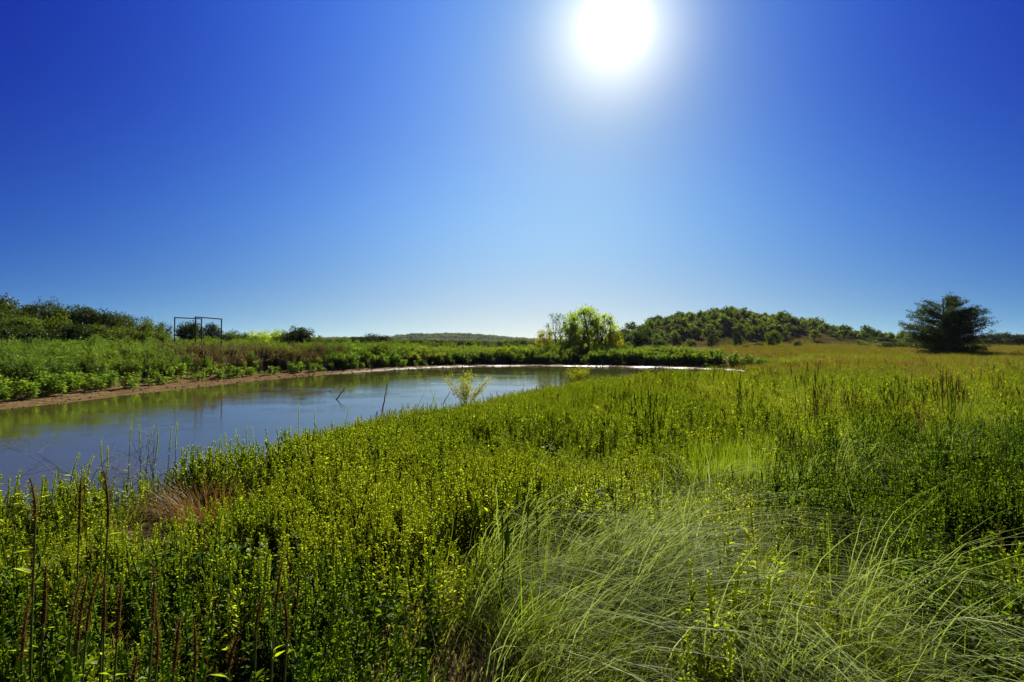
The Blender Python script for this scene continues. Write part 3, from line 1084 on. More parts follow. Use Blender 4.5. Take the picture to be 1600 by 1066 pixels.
place('feathery_weeds', c_feather, [(20, 46, 2.6, 1.0), (46, 75, 1.8, 1.0)],
      lambda x, y, d, bw: w_farbank(x, y, d) * (d > bw + 1.6) * (x < 22) * np.clip(left_w(x, y) + .25, 0, 1) * sstep((26 - d) / 8) * (1 - .75 * ell(x, y, -19, 46, 7, 9)),
      tilt=.08, label='tall feathery green weeds along the bank across the water')
place('brown_weeds', c_brown, [(30, 80, 2.2, 1.0)],
      lambda x, y, d, bw: w_farbank(x, y, d) * (d > bw + 1.3) * np.clip(ell(x, y, -20, 47, 8, 9) + ell(x, y, -12, 58, 3, 3) * .5, 0, 1),
      tilt=.08, label='reddish brown dry weeds on the bank across the water')
place('dam_shrubbery', c_dam, [(45, 82, 2.6, 1.0)],
      lambda x, y, d, bw: w_farbank(x, y, d) * (d > bw + .3) * (d < 10.5 - 6 * sstep((x - 14) / 10)) * (x > -16) * (1 - sstep((x - 19 - 1.5 * vnoise(x, y, 2)) / 6)) * (y > 50),
      tilt=.06, label='leafy green shrubs in a band along the dam')
place('low_bank_leaves', c_low, [(20, 70, 2.2, 1.1)],
      lambda x, y, d, bw: w_farbank(x, y, d) * (d > bw * .75) * (d < bw + 3.2) * (.5 + .5 * vnoise(x, y, 2.5, 2)), label='low green leaves on the sandy bank')

def clod(r):
    u = np.linspace(0, np.pi, 5)[1:-1]
    a = np.linspace(0, 2 * np.pi, 7)[:-1]
    V = [[0, 0, r * .6]] + [[r * math.sin(p) * math.cos(q) * rng.uniform(.7, 1.3), r * math.sin(p) * math.sin(q) * rng.uniform(.7, 1.3), .6 * r * math.cos(p) * rng.uniform(.7, 1.3)] for p in u for q in a]
    b = MB()
    b.add(V, [(0, 1 + k, 1 + (k + 1) % 6) for k in range(6)])
    b.f.append(np.array([(1 + g * 6 + k, 7 + g * 6 + k, 7 + g * 6 + (k + 1) % 6, 1 + g * 6 + (k + 1) % 6) for g in range(2) for k in range(6)]))
    b.mi.append(np.zeros(12))
    return b


c_clod = lib_coll('mud_clod', [clod(.06) for _ in range(5)], [solid('dried_mud', (.07, .04, .018), (.16, .10, .05), 9.0, .95)])
place('mud_clods', c_clod, [(18, 66, 5, 1.0)],
      lambda x, y, d, bw: w_farbank(x, y, d) * (d > -.1) * (d < bw + 1) * (.45 + .6 * vnoise(x, y, .8, 2)) * (x < 24), tilt=.6,
      label='clods of dried mud strewn over the bare shore')
# the scatter of low scrub in the valley before the far ridge
c_scrub = lib_coll('scrub', [tree_meshes('scrub', 2.2, 3.4, 5, .30, 300, M['hillleaf'], .2, .1)[1] for _ in range(0)] or [feather_bush(2.4, 3.2, 10, 420, .32, 0, .8) for _ in range(5)], [M['hillleaf'], M['bark']])
place('valley_scrub', c_scrub, [(95, 260, .012, .62), (260, 900, .0040, .85)],
      lambda x, y, d, bw: (y > 70) * (px_of(x, y) < 1000) * 1.0 + (y > 150) * (px_of(x, y) >= 1340) * 1.0, label='low dark scrub trees across the valley')

# trees that cloak the far ridge
pts = []
for row, w_ in zip(rrows[1:6], (1, 1, 1, 1.2, .6)):
    n = int(420 * w_)
    k = rng.uniform(0, len(row) - 1.01, n)
    a = k.astype(int)
    f = (k - a)[:, None]
    p = row[a] * (1 - f) + row[a + 1] * f
    p = p + np.stack([np.zeros(n), rng.uniform(-60, 60, n), np.zeros(n) - 1.5], 1)
    pts.append(p)
pts = np.concatenate(pts)
mbs = []
for _ in range(4):
    b = MB()
    p, off = crown_points([(0, 0, 4, 5, 5, 3), (3.5, 0, 3, 4, 4, 2.6), (-3, 2, 3, 4, 4, 2.4), (0, -3, 2.5, 4, 4, 2.5)], 260)
    quads(b, p, off + rng.normal(0, .6, p.shape), 2.2 * rng.uniform(.6, 1.4, len(p)))
    mbs.append(b)
c_ridge = lib_coll('ridge_tree', mbs, [M['hillleaf']])
scatter('ridge_forest', c_ridge, pts, rng.uniform(0, 6.28, len(pts)), np.zeros((len(pts), 2)), rng.uniform(.6, 1.3, len(pts)), 'distant woodland on the far ridge')

# haze over the whole valley
hz = bpy.data.materials.new('valley_haze')
hz.use_nodes = True
hz.node_tree.nodes.clear()
pv = hz.node_tree.nodes.new('ShaderNodeVolumePrincipled')
pv.inputs['Color'].default_value = (.75, .85, 1.0, 1)
pv.inputs['Density'].default_value = .00006
pv.inputs['Anisotropy'].default_value = .0
ho = hz.node_tree.nodes.new('ShaderNodeOutputMaterial')
hz.node_tree.links.new(pv.outputs[0], ho.inputs['Volume'])
mb = MB()
V = [(x, y, z) for z in (-11, 45) for x, y in ((-6100, -6100), (6100, -6100), (6100, 6100), (-6100, 6100))]
mb.add(V, [(3, 2, 1, 0), (4, 5, 6, 7), (0, 1, 5, 4), (1, 2, 6, 5), (2, 3, 7, 6), (3, 0, 4, 7)])
tag(obj('haze', mb.mesh('haze', [hz])), kind='stuff', label='thin pale haze in the air over the valley')

# ------------------------------------------------------------------ individual trees
hill_proto = []
for k in range(8):
    light = k >= 6
    b = MB()
    h, w = rng.uniform(3.6, 4.6), rng.uniform(5.2, 6.6)
    lob = []
    for q in range(6):
        a = 2.4 * q
        rr = w * rng.uniform(.12, .32)
        lob.append((rr * math.cos(a), rr * math.sin(a), h * rng.uniform(.38, .72), w * .2, w * .2, h * .24))
    lob.append((0, 0, h * .8, w * .2, w * .2, h * .2))
    p, off = crown_points(lob, 620)
    quads(b, p, off + rng.normal(0, .5, p.shape) + [0, 0, .3], .52 * rng.uniform(.6, 1.4, len(p)))
    me_c = b.mesh('crown', [M['hilllight'] if light else M['hillleaf']])
    b = MB()
    tube(b, [(0, 0, -.6), (.1, 0, h * .3), (0, .1, h * .6)], [.2, .15, .08], 5)
    me_t = b.mesh('trunk', [M['bark']])
    hill_proto.append((me_t, me_c))


def add_tree(name, protos, x, y, s, rz, label, group=None, cat='tree', sz=None, z=None):
    root = link(bpy.data.objects.new(name, None))
    root.empty_display_size = .3
    root.location = (x, y, height(x, y) - .05 if z is None else z)
    root.rotation_euler = (0, 0, rz)
    root.scale = (s, s, s) if sz is None else (s, s, s * sz)
    tag(root, label, cat, group)
    for nm, me in (('trunk', protos[0]), ('crown', protos[1])):
        c = link(bpy.data.objects.new(nm, me))
        c.parent = root
    return root


zones = []
pl = []
tries = 0
while len(pl) < 300 and tries < 16000:
    tries += 1
    px = rng.uniform(955, 1360)
    y = rng.uniform(196, 272)
    x = (px - 800) / F * HY * (y / HY) ** .35
    hh = hill(np.array([x]), np.array([y]))[0]
    if hh < .25:
        continue
    q = hh / max(np.interp(800 + F * x / HY, HP[:, 0], HP[:, 1]), .01)
    # open brown slope at the foot, wooded above
    pr = .12 + .95 * sstep((q - .12) / .35)
    if px_of(x, y) > 1215:
        pr *= .2 + .8 * sstep((q - .25) / .25)
    if rng.random() > pr:
        continue
    if any((x - a) ** 2 + (y - b) ** 2 < 2.7 ** 2 for a, b, _ in pl):
        continue
    pl.append((x, y, q))
for x, y, q in pl:
    k = rng.integers(0, 8)
    sp = px_of(x, y)
    side = 'left shoulder' if sp < 1060 else ('middle' if sp < 1190 else 'right shoulder')
    lvl = 'crest' if q > .86 else ('slope' if q > .35 else 'foot')
    light = k >= 6
    lab = f"{'light' if light else 'dark'} green scrub tree on the {lvl} of the wooded hill, {side}"
    add_tree('scrub_tree', hill_proto[k], x, y, rng.choice([.6, .8, .95, 1.1, 1.35]) * rng.uniform(.9, 1.1), rng.uniform(0, 6.28), lab, lab.replace('scrub tree', 'scrub trees'), sz=rng.uniform(.8, 1.2))

# trees standing apart at the hill's foot (photo x, top y, width px, distance)
foot = [(1113, 521, 22, 150, 'oak', 'round dark green bush at the hill foot left of an upright dark tree'),
        (1151, 516, 19, 150, 'oak', 'narrow upright dark green tree standing alone before the brown slope'),
        (1207, 514, 28, 135, 'mesquite', 'pointed green tree at the right end of the dam before the hill'),
        (1030, 530, 32, 120, 'mesquite', 'bright green rounded bush beside the willows'),
        (1056, 523, 22, 150, 'oak', 'dark green domed tree between two bright bushes at the hill foot'),
        (1081, 529, 20, 130, 'mesquite', 'small light green bush left of the brown clearing'),
        (998, 516, 34, 110, 'oak', 'dark spreading tree directly right of the willow group'),
        (1165, 538, 16, 120, 'mesquite', 'low green bush below the upright dark tree'),
        (1183, 534, 20, 150, 'mesquite', 'grey green bush between the upright tree and the pointed tree'),
        (1247, 532, 16, 140, 'mesquite', 'small green bush on the edge of the golden field'),
        (1395, 533, 52, 110, 'mesquite', 'low wide green bush left of the lone dark tree')]
protoA = {}
for kind, mat in (('oak', 'oak'), ('mesquite', 'mesquite')):
    protoA[kind] = [tree_meshes(kind, 3.0, 4.0, 9, .20, 2600, M[mat], .2, .08, .9) for _ in range(3)]
for k, (px, ty, wpx, y, kind, lab) in enumerate(foot):
    x = at_dist(px, y)
    zg = height(x, y)
    h = CAMZ + (HOR - ty) * y / F - zg
    w = wpx * y / F
    root = add_tree('bush' if h < 2.6 else 'round_tree', protoA[kind][k % 3], x, y, w / 4.0, rng.uniform(0, 6.28), lab, cat='bush' if h < 2.6 else 'tree')
    root.scale = (w / 4.0, w / 4.0, h / 3.0)

# low trees running off to the right behind the field
rt = [(1350, 524, 20, 230), (1372, 526, 26, 220), (1425, 527, 24, 210), (1548, 520, 26, 150), (1566, 518, 22, 165), (1585, 521, 26, 150), (1606, 519, 30, 150), (1630, 521, 30, 160), (1524, 523, 26, 170)]
items = []
for k, (px, ty, wpx, y) in enumerate(rt):
    x = at_dist(px, y)
    h = CAMZ + (HOR - ty) * y / F - height(x, y)
    w = wpx * y / F * 1.3
    lab = 'low green tree in the hedge line between hill and lone tree' if px < 1500 else 'low dark green tree in the line behind the lone tree'
    root = add_tree('field_edge_tree', protoA['oak' if px > 1500 else 'mesquite'][k % 3], x, y, 1, rng.uniform(0, 6.28), lab, lab.replace('tree', 'trees', 1))
    root.scale = (w / 4.0, w / 4.0, h / 3.0)
    items.append((root, px, '{o}' + lab))
ordered(items)

# ---- willow group
wil = [tree_meshes('willow', 6, 5.4, 19, .15, 8500, M['willow'], .2, .03, 1.0, lobe_sc=.8, airy=True, asp=1.0, stems=3),
       tree_meshes('willow', 6, 5.0, 18, .15, 7000, M['willow'], .2, .03, 1.0, lobe_sc=.8, airy=True, asp=1.0, stems=2),
       tree_meshes('airy_tree', 6, 4.4, 9, .16, 1500, M['mesquite'], .3, .38, .9, airy=True, asp=.6, lobe_sc=.85, stems=2, limb_r=.11),
       tree_meshes('yellow_bush', 3, 3.2, 8, .15, 2600, M['yellowleaf'], .2, .08, 1.1, airy=True, asp=.6, stems=3)]
for px, ty, wpx, y, k, lab in ((912, 475, 80, 76, 0, 'tallest bright green willow, with a rounded crown'),
                               (944, 487, 62, 74, 1, 'bright green willow leaning right at the end of the group'),
                               (872, 485, 44, 77, 2, 'sparse grey green tree with bare stems showing, left of the willows'),
                               (850, 509, 36, 73, 3, 'yellow green bush left of the sparse tree'),
                               (893, 500, 46, 73, 1, 'small bright willow in front of the tall one'),
                               (962, 512, 30, 72, 3, 'yellow green bush at the right foot of the willows')):
    x = at_dist(px, y)
    h = CAMZ + (HOR - ty) * y / F - height(x, y)
    hh, ww = ((6, 5.4), (6, 5.0), (6, 4.4), (3, 3.2))[k]
    root = add_tree(('willow_tree', 'willow_tree', 'sparse_tree', 'yellow_bush')[k], wil[k], x, y, 1, rng.uniform(0, 6.28), lab, cat=('tree', 'tree', 'tree', 'bush')[k])
    root.scale = (wpx * y / F / ww, wpx * y / F / ww, h / hh)

# ---- tree line on the left: photo x, crown top y, width px, distance, kind
left = [(-40, 455, 90, 52, 'o'), (5, 462, 60, 56, 'o'), (45, 470, 60, 60, 'o'), (75, 461, 46, 72, 'a'), (100, 473, 60, 62, 'o'), (140, 475, 56, 62, 'o'), (166, 485, 46, 62, 'o'),
        (190, 488, 40, 66, 'o'), (213, 486, 40, 74, 'a'), (235, 497, 40, 66, 'm'), (256, 499, 34, 72, 'a'), (30, 490, 70, 46, 'm'), (78, 485, 60, 50, 'm'), (118, 502, 60, 46, 'o'),
        (160, 505, 60, 48, 'm'), (205, 508, 56, 50, 'm'), (-20, 500, 90, 42, 'o'), (60, 512, 60, 42, 'o'), (245, 515, 40, 54, 'm'),
        (298, 500, 44, 60, 'o'), (331, 502, 26, 62, 'o'), (356, 514, 40, 66, 'm'), (383, 519, 34, 70, 'm'), (404, 514, 36, 70, 'w'), (428, 512, 38, 74, 'w'), (449, 514, 34, 72, 'm'),
        (472, 508, 38, 66, 'o'), (500, 527, 40, 90, 'm'), (530, 527, 34, 100, 'm'), (558, 525, 30, 130, 'o'), (581, 518, 28, 110, 'a'), (588, 523, 48, 118, 'o'), (622, 530, 34, 110, 'm'),
        (650, 531, 34, 150, 'o'), (684, 530, 34, 160, 'o'), (715, 531, 34, 150, 'o'), (748, 532, 34, 160, 'o'), (780, 533, 36, 150, 'o'), (812, 529, 36, 130, 'm'), (826, 534, 26, 140, 'o')]
pl_left = {'o': [tree_meshes('oak', 5.2, 6.0, 16, .22, 7500, M['oak'], .22, .14, .85) for _ in range(3)],
           'm': [tree_meshes('mesquite', 4.2, 5.2, 13, .20, 5600, M['mesquite'], .2, .1, .9) for _ in range(3)],
           'a': [tree_meshes('airy', 5.2, 5.2, 11, .16, 2000, M['oak'], .3, .4, .8, airy=True) for _ in range(2)],
           'w': [tree_meshes('bright', 4.2, 5.2, 10, .17, 3600, M['willow'], .2, .1, 1.0) for _ in range(2)]}
dims = {'o': (5.2, 6.0), 'm': (4.2, 5.2), 'a': (5.2, 5.2), 'w': (4.2, 5.2)}
kindw = {'o': 'dark green oak', 'm': 'mid green mesquite', 'a': 'thin airy tree', 'w': 'bright light green tree'}


def where(px):
    if px < 120:
        return 'at the tall end of the left tree line'
    if px < 262:
        return 'at the low end of the left tree line'
    if px < 350:
        return 'seen through the pipe frames'
    if px < 490:
        return 'behind the brown weeds across the pond'
    if px < 640:
        return 'in the low thicket left of the far ridge'
    return 'in the low row below the far ridge'


items = []
for k, (px, ty, wpx, y, kd) in enumerate(left):
    x = at_dist(px, y)
    h = CAMZ + (HOR - ty) * y / F - height(x, y)
    w = wpx * y / F * 1.12
    lab = kindw[kd] + ' ' + where(px)
    root = add_tree('airy_tree' if kd == 'a' else ('mesquite_tree' if kd == 'm' else ('oak_tree' if kd == 'o' else 'bright_tree')),
                    pl_left[kd][k % len(pl_left[kd])], x, y, 1, rng.uniform(0, 6.28), lab, 'trees: ' + lab)
    root.scale = (w / dims[kd][1], w / dims[kd][1], h / dims[kd][0])
    items.append((root, px, '{o}' + lab))
ordered(items)


# ---- the lone dark tree on the right, with tiers of level boughs
def lone_tree():
    y0 = 62.0
    x0 = at_dist(1478, y0)
    zg = height(x0, y0)
    H = CAMZ + (HOR - 463) * y0 / F - zg
    K = y0 / F
    root = link(bpy.data.objects.new('lone_tree', None))
    root.location = (x0, y0, zg)
    tag(root, 'dark spreading lone tree with level boughs standing in the golden field', 'tree')
    tb, cb = MB(), MB()
    tube(tb, [(0, 0, -.3), (.1, 0, H * .3), (-.1, .1, H * .6), (-.35, 0, H * .97)], [.26, .2, .12, .03], 8)
    # left and right reach (px) of the outline at heights given as photo rows
    rows = [(468, -30, 14), (474, -36, 34), (481, -42, 52), (488, -48, 56), (495, -62, 54), (502, -64, 56), (509, -56, 60), (516, -52, 62), (523, -50, 64), (530, -48, 62), (538, -46, 62), (546, -42, 60)]
    for py, l, r in rows:
        z = CAMZ + (HOR - py) * K - zg
        nb = 15 if py > 480 else 7
        for q in range(nb):
            a = rng.uniform(0, 2 * math.pi)
            ca, sa = math.cos(a), math.sin(a)
            reach = (r if ca > 0 else -l) * K
            ry = .5 * (r - l) * K
            Lr = 1 / math.sqrt((ca / max(reach, .1)) ** 2 + (sa / ry) ** 2) * (rng.uniform(.72, 1.0) if q > 3 else 1.0)
            cx = 0
            zb = max(.25, z - Lr * rng.uniform(.12, .42))
            e = np.array([ca * Lr, sa * Lr, z + rng.uniform(-.45, .45)])
            b = np.array([cx, 0, zb * .9])
            mid = b * .45 + e * .55 + np.array([0, 0, rng.uniform(0, .2)])
            tube(tb, [b, mid, e], [.055, .035, .01], 4)
            nt_ = 9
            for s_ in range(nt_):
                u = .22 + .78 * (s_ + rng.random()) / nt_
                p0 = (b + (mid - b) * u * 2) if u < .5 else (mid + (e - mid) * (u * 2 - 1))
                p1 = p0 + np.array([rng.normal(0, .4), rng.normal(0, .4), rng.normal(.07, .16)]) * (1.1 - .5 * u) * 1.1
                tube(tb, [p0, p1], [.012, .004], 3)
                n = 42
                t_ = rng.random(n)[:, None]
                pp = p0 + (p1 - p0) * t_ + rng.normal(0, 1, (n, 3)) * [.16, .16, .11]
                quads(cb, pp, rng.normal(0, .6, (n, 3)) + [0, 0, 1], .12 * rng.uniform(.6, 1.4, n), 0)
    # dense dark heart
    lob = [(0, 0, H * .30, 2.9, 2.6, H * .2), (1.2, 0, H * .25, 2.4, 2.2, H * .18), (-1.0, .2, H * .27, 2.2, 2.2, H * .18), (0, 0, H * .5, 2.2, 2.0, H * .14), (.3, 0, H * .63, 1.4, 1.3, H * .10), (1.9, 0, H * .42, 1.4, 1.4, H * .11), (-1.9, 0, H * .42, 1.3, 1.4, H * .11)]
    p, off = crown_points(lob, 7000, .8)
    p[:, 2] = np.maximum(p[:, 2], .15)
    quads(cb, p, off + rng.normal(0, .6, p.shape), .14 * rng.uniform(.6, 1.4, len(p)))
    # reddish young leaves at the tips
    rb = MB()
    n = 160
    aa = rng.uniform(0, 6.28, n)
    hh = rng.uniform(.4, .95, n)
    rad = np.interp(hh, [.4, .6, .8, .95], [3.6, 3.2, 2.0, .8]) * rng.uniform(.5, 1, n)
    quads(rb, np.stack([np.cos(aa) * rad, np.sin(aa) * rad, hh * H], 1), rng.normal(size=(n, 3)), .15)
    for nm, b_, ms in (('trunk', tb, [M['bark']]), ('crown', cb, [M['darkleaf']]), ('seed_pods', rb, [M['rust']])):
        c = link(bpy.data.objects.new(nm, b_.mesh(nm, ms)))
        c.parent = root


lone_tree()


# ------------------------------------------------------------------ leafy plants on the left bank, each one a thing
def cocklebur(h, w):
    st, fo = MB(), MB()
    for _ in range(5):
        a = rng.uniform(0, 6.28)
        e = np.array([math.cos(a) * w * .42 * rng.random() ** .6, math.sin(a) * w * .42 * rng.random() ** .6, h * rng.uniform(.65, 1)])
        mid = e * .5 + [0, 0, .05]
        tube(st, [(0, 0, -.08), mid, e], [.012, .009, .004], 4)
        nl = 20
        u = np.linspace(.18, 1, nl)
        pos = np.where(u[:, None] < .5, mid * u[:, None] * 2, mid + (e - mid) * (u[:, None] * 2 - 1))
        an = np.arange(nl) * 2.4 + a
        el = rng.uniform(-.2, .5, nl)
        d = np.stack([np.cos(an) * np.cos(el), np.sin(an) * np.cos(el), np.sin(el)], 1)
        ls = .15 * rng.uniform(.6, 1.25, nl) * (1.15 - .3 * u)
        leaves(fo, pos + d * .03, d, np.array([0, 0, 1.0]) + rng.normal(0, .3, (nl, 3)), ls * 1.15, ls * .85)
    return st.mesh('stem', [M['greenstem']]), fo.mesh('foliage', [M['bankleaf']])


cb_proto = [cocklebur(.75, .85) for _ in range(5)]
cb_pts = []
n_try = 0
while len(cb_pts) < 150 and n_try < 30000:
    n_try += 1
    x, y = rng.uniform(-32, 8), rng.uniform(17, 68)
    if abs(x) > y * 1.0:
        continue
    d, bw, rw = shore(x, y)
    d, bw = d[0], bw[0]
    if near_side(np.array([x]), np.array([y]), 0)[0] > .5 or d < bw * .8:
        continue
    if y < 31:
        pr = 1.0 if d < bw + 3.0 else 0
    else:
        pr = .55 if d < bw + 1.6 else 0
    if rng.random() > pr or any((x - a) ** 2 + (y - b) ** 2 < (.5 if y < 31 else .8) ** 2 for a, b in cb_pts):
        continue
    cb_pts.append((x, y))
for k, (x, y) in enumerate(cb_pts):
    st, fo = cb_proto[k % 5]
    if y < 31:
        lab = 'pale leafy plant in the thick patch between sandy shore and feathery weeds'
    elif y < 48:
        lab = 'pale leafy plant at the foot of the brown weeds above the sand'
    else:
        lab = 'pale leafy plant at the foot of the dam by the far water edge'
    root = link(bpy.data.objects.new('leafy_plant', None))
    root.location = (x, y, height(x, y))
    root.rotation_euler = (0, 0, rng.uniform(0, 6.28))
    s = rng.uniform(.75, 1.35) * (1.0 if y < 31 else .9)
    root.scale = (s, s, s * rng.uniform(.85, 1.15))
    tag(root, lab, 'plant', lab.replace('plant', 'plants', 1))
    for nm, me in (('stem', st), ('foliage', fo)):
        c = link(bpy.data.objects.new(nm, me))
        c.parent = root


# ------------------------------------------------------------------ pipe frames on the left bank
def pipe_frame(pxa, pxb, tya, tyb, ya, yb, lab):
    xa, xb = at_dist(pxa, ya), at_dist(pxb, yb)
    za = CAMZ + (HOR - tya) * ya / F
    zb = CAMZ + (HOR - tyb) * yb / F
    g = height(xa, ya)
    root = link(bpy.data.objects.new('pipe_frame', None))
    root.location = (xa, ya, g)
    tag(root, lab, 'frame', None)
    for x, y, z in ((xa, ya, za), (xb, yb, zb)):
        b = MB()
        tube(b, [(x - xa, y - ya, height(x, y) - g - .3), (x - xa, y - ya, z - g)], [.055, .055], 8, cap=True)
        obj('post', b.mesh('post', [M['rustpipe']], False), root)
    b = MB()
    tube(b, [(-.05, 0, za - g + .04), (xb - xa + .05, yb - ya, zb - g + .04)], [.05, .05], 8, cap=True)
    obj('crossbar', b.mesh('crossbar', [M['rustpipe']], False), root)


pipe_frame(273, 315, 497, 499, 52, 54, 'rusty pipe frame of two posts and a crossbar, the one further left')
pipe_frame(305.5, 346, 496, 499.5, 49, 51, 'rusty pipe frame with slightly higher crossbar, overlapping its twin on the right')


# ------------------------------------------------------------------ sticks in the pond
def stick(p0, p1, r, lab, knob=False):
    p0, p1 = np.array(p0, float), np.array(p1, float)
    b = MB()
    v = p1 - p0
    n = 7
    pts = [np.zeros(3) - v * .3] + [v * t + rng.normal(0, .012, 3) * np.linalg.norm(v) for t in np.linspace(0, 1, n)]
    tube(b, pts, np.linspace(r * 1.2, r * .55, n + 1), 6, cap=True)
    if knob:
        e = v * .6
        tube(b, [e, e + np.array([.10, .05, .12])], [r * .5, r * .25], 5, cap=True)
    o = obj('stick', b.mesh('stick', [M['deadwood']], True), None, tuple(p0))
    tag(o, lab, 'stick')


x, y = W(526, 624, 0)
stick((x, y, 0), (x + .36, y + .1, .52), .028, 'short dark stick slanting out of open water', True)
x, y = W(598, 641, 0)
stick((x, y, 0), (x + .17, y + .1, 1.02), .026, 'tall thin dark stick upright in the water near the weeds')
x, y = W(487, 590, 0)
stick((x, y, 0), (x + .32, y, .62), .035, 'dark stick leaning at the edge of the sandy shore')
x, y = W(514, 612, 0)
stick((x, y, 0), (x + .12, y, .08), .02, 'tiny stick tip just breaking the water surface')
x, y = W(692, 632, 0)
stick((x, y, 0), (x + .30, y + .1, .55), .016, 'thin grey stick slanting beside the yellow sapling')


# ------------------------------------------------------------------ yellow green sapling in the water's edge
def sapling(px, base_y_m, h, w, lab):
    y = base_y_m
    x = at_dist(px, y)
    z = max(height(x, y), 0) - .05
    root = link(bpy.data.objects.new('sapling', None))
    root.location = (x, y, z)
    tag(root, lab, 'sapling')
    st, fo = MB(), MB()
    for q in range(16):
        a = rng.uniform(0, 6.28)
        rr = w * .5 * rng.uniform(.15, 1)
        e = np.array([rr * math.cos(a), rr * math.sin(a), h * rng.uniform(.7, 1.0)])
        m_ = np.array([e[0] * .25, e[1] * .25, e[2] * .5])
        tube(st, [(0, 0, -.2), m_, e], [.012, .008, .002], 4)
        n = 75
        u = rng.uniform(.55, 1.03, n)
        pos = m_ + (e - m_) * ((u[:, None] - .5) * 2) + rng.normal(0, .06, (n, 3))
        d = rng.normal(0, .7, (n, 3)) + [0, 0, .5]
        leaves(fo, pos, d, rng.normal(size=(n, 3)), .10 * rng.uniform(.6, 1.4, n), .024)
    obj('stem', st.mesh('stem', [M['greenstem']]), root)
    obj('foliage', fo.mesh('foliage', [M['yellowleaf']]), root)


sapling(727, 19.4, 1.65, 1.55, 'yellow green willow sapling with many thin stems standing at the water edge')
sapling(903, 33.0, 1.25, 1.8, 'small yellow green sapling behind the weeds near the middle of the pond')


# ------------------------------------------------------------------ stalks that can be told apart in the foreground
def seed_stalk(px, top_y, y, spike_px, lean_px, mat, name, lab, group):
    """stalk whose tip shows at (px, top_y) when it stands y metres away"""
    x = at_dist(px, y)
    ztop = CAMZ + (HOR - top_y) * y / F
    g = height(x, y)
    H = ztop - g
    lean = (lean_px + rng.normal(0, 7)) * y / F
    sl = spike_px * y / F
    root = link(bpy.data.objects.new(name, None))
    root.location = (x - lean, y, g)
    tag(root, lab, 'plant stalk', group)
    b = MB()
    T = np.linspace(0, 1, 7)
    path = np.stack([lean * T ** 1.5, .05 * T ** 2, T * H], 1)
    cut = max(.2, 1 - sl / H)
    m_ = T <= 1
    Ts = np.linspace(0, cut, 6)
    tube(b, np.stack([lean * Ts ** 1.5, .05 * Ts ** 2, Ts * H - .03 * (Ts == 0)], 1), np.linspace(.0045, .0028, 6), 5)
    nl = 10
    u = rng.uniform(.1, cut, nl)
    pos = np.stack([lean * u ** 1.5, .05 * u ** 2, u * H], 1)
    an = rng.uniform(0, 6.28, nl)
    d = np.stack([np.cos(an), np.sin(an), rng.uniform(.2, .9, nl)], 1)
    obj('stem', b.mesh('stem', [M['greenstem']]), root)
    b = MB()
    leaves(b, pos, d, np.array([0, 0, 1.0]) + rng.normal(0, .2, (nl, 3)), .05 * rng.uniform(.6, 1.3, nl), .016)
    obj('leaf', b.mesh('leaf', [M['weed']]), root)['kind'] = 'stuff'
    b = MB()
    ns = max(8, int(sl / .008))
    Tp = np.linspace(cut, 1, ns)
    rad = .0042 * (1 - .75 * np.linspace(0, 1, ns) ** 3) * (1 + .07 * rng.normal(0, 1, ns))
    rad = rad * rng.uniform(.7, 1.25)
    rad[0] = .002
    rad[-1] = .001
    P = np.stack([lean * Tp ** 1.5, .05 * Tp ** 2, Tp * H], 1)
    P[:, 0] += rng.normal(0, .02) * ((Tp - cut) / (1 - cut)) ** 2
    tube(b, P, np.clip(rad, .001, .012), 6)
    nb = ns * 12
    u = rng.integers(0, ns - 1, nb)
    an = rng.uniform(0, 6.28, nb)
    dd = np.stack([np.cos(an), np.sin(an), rng.uniform(.2, 1.0, nb)], 1)
    leaves(b, P[u] + dd * .003 + rng.normal(0, .002, (nb, 3)), dd, rng.normal(size=(nb, 3)), .006 * rng.uniform(.7, 1.5, nb), .0035)
    obj('seed_spike', b.mesh('seed_spike', [mat]), root)
    return root


brown = [(158, 740, 1.9, 92, 6), (38, 752, 1.8, 70, -6), (112, 750, 2.2, 90, 2), (13, 945, 1.5, 95, -10), (52, 895, 1.6, 90, -8), (36, 868, 1.9, 70, -14),
         (112, 905, 1.7, 105, 4), (126, 900, 1.75, 95, -2), (147, 912, 1.75, 85, 3), (170, 920, 1.6, 90, 4), (228, 898, 1.6, 95, 5), (236, 960, 1.5, 90, 3), (262, 975, 1.4, 90, 12),
         (293, 978, 1.5, 85, 6), (345, 1010, 1.4, 50, 9), (391, 942, 1.8, 55, 3), (428, 880, 2.0, 80, 10), (442, 935, 1.8, 70, 6), (190, 1040, 1.4, 60, 3), (100, 915, 1.9, 70, -4)]
items = []
for k, (px, ty, y, sp, ln) in enumerate(brown):
    lab = {0: 'tallest brown seed stalk rising above the dark weeds towards the water', 1: 'brown seed stalk near the edge of the picture just under the pond',
           2: 'slim brown seed stalk left of the tallest one'}.get(k, 'brown seed stalk standing in the dark weeds close to the viewer')
    r_ = seed_stalk(px, ty, y, sp, ln, M['brownspike'], 'seed_stalk', lab, 'brown seed stalks in the near weeds')
    if k > 2:
        items.append((r_, px, '{o}low brown seed stalk in the dark weeds'))
ordered(items)
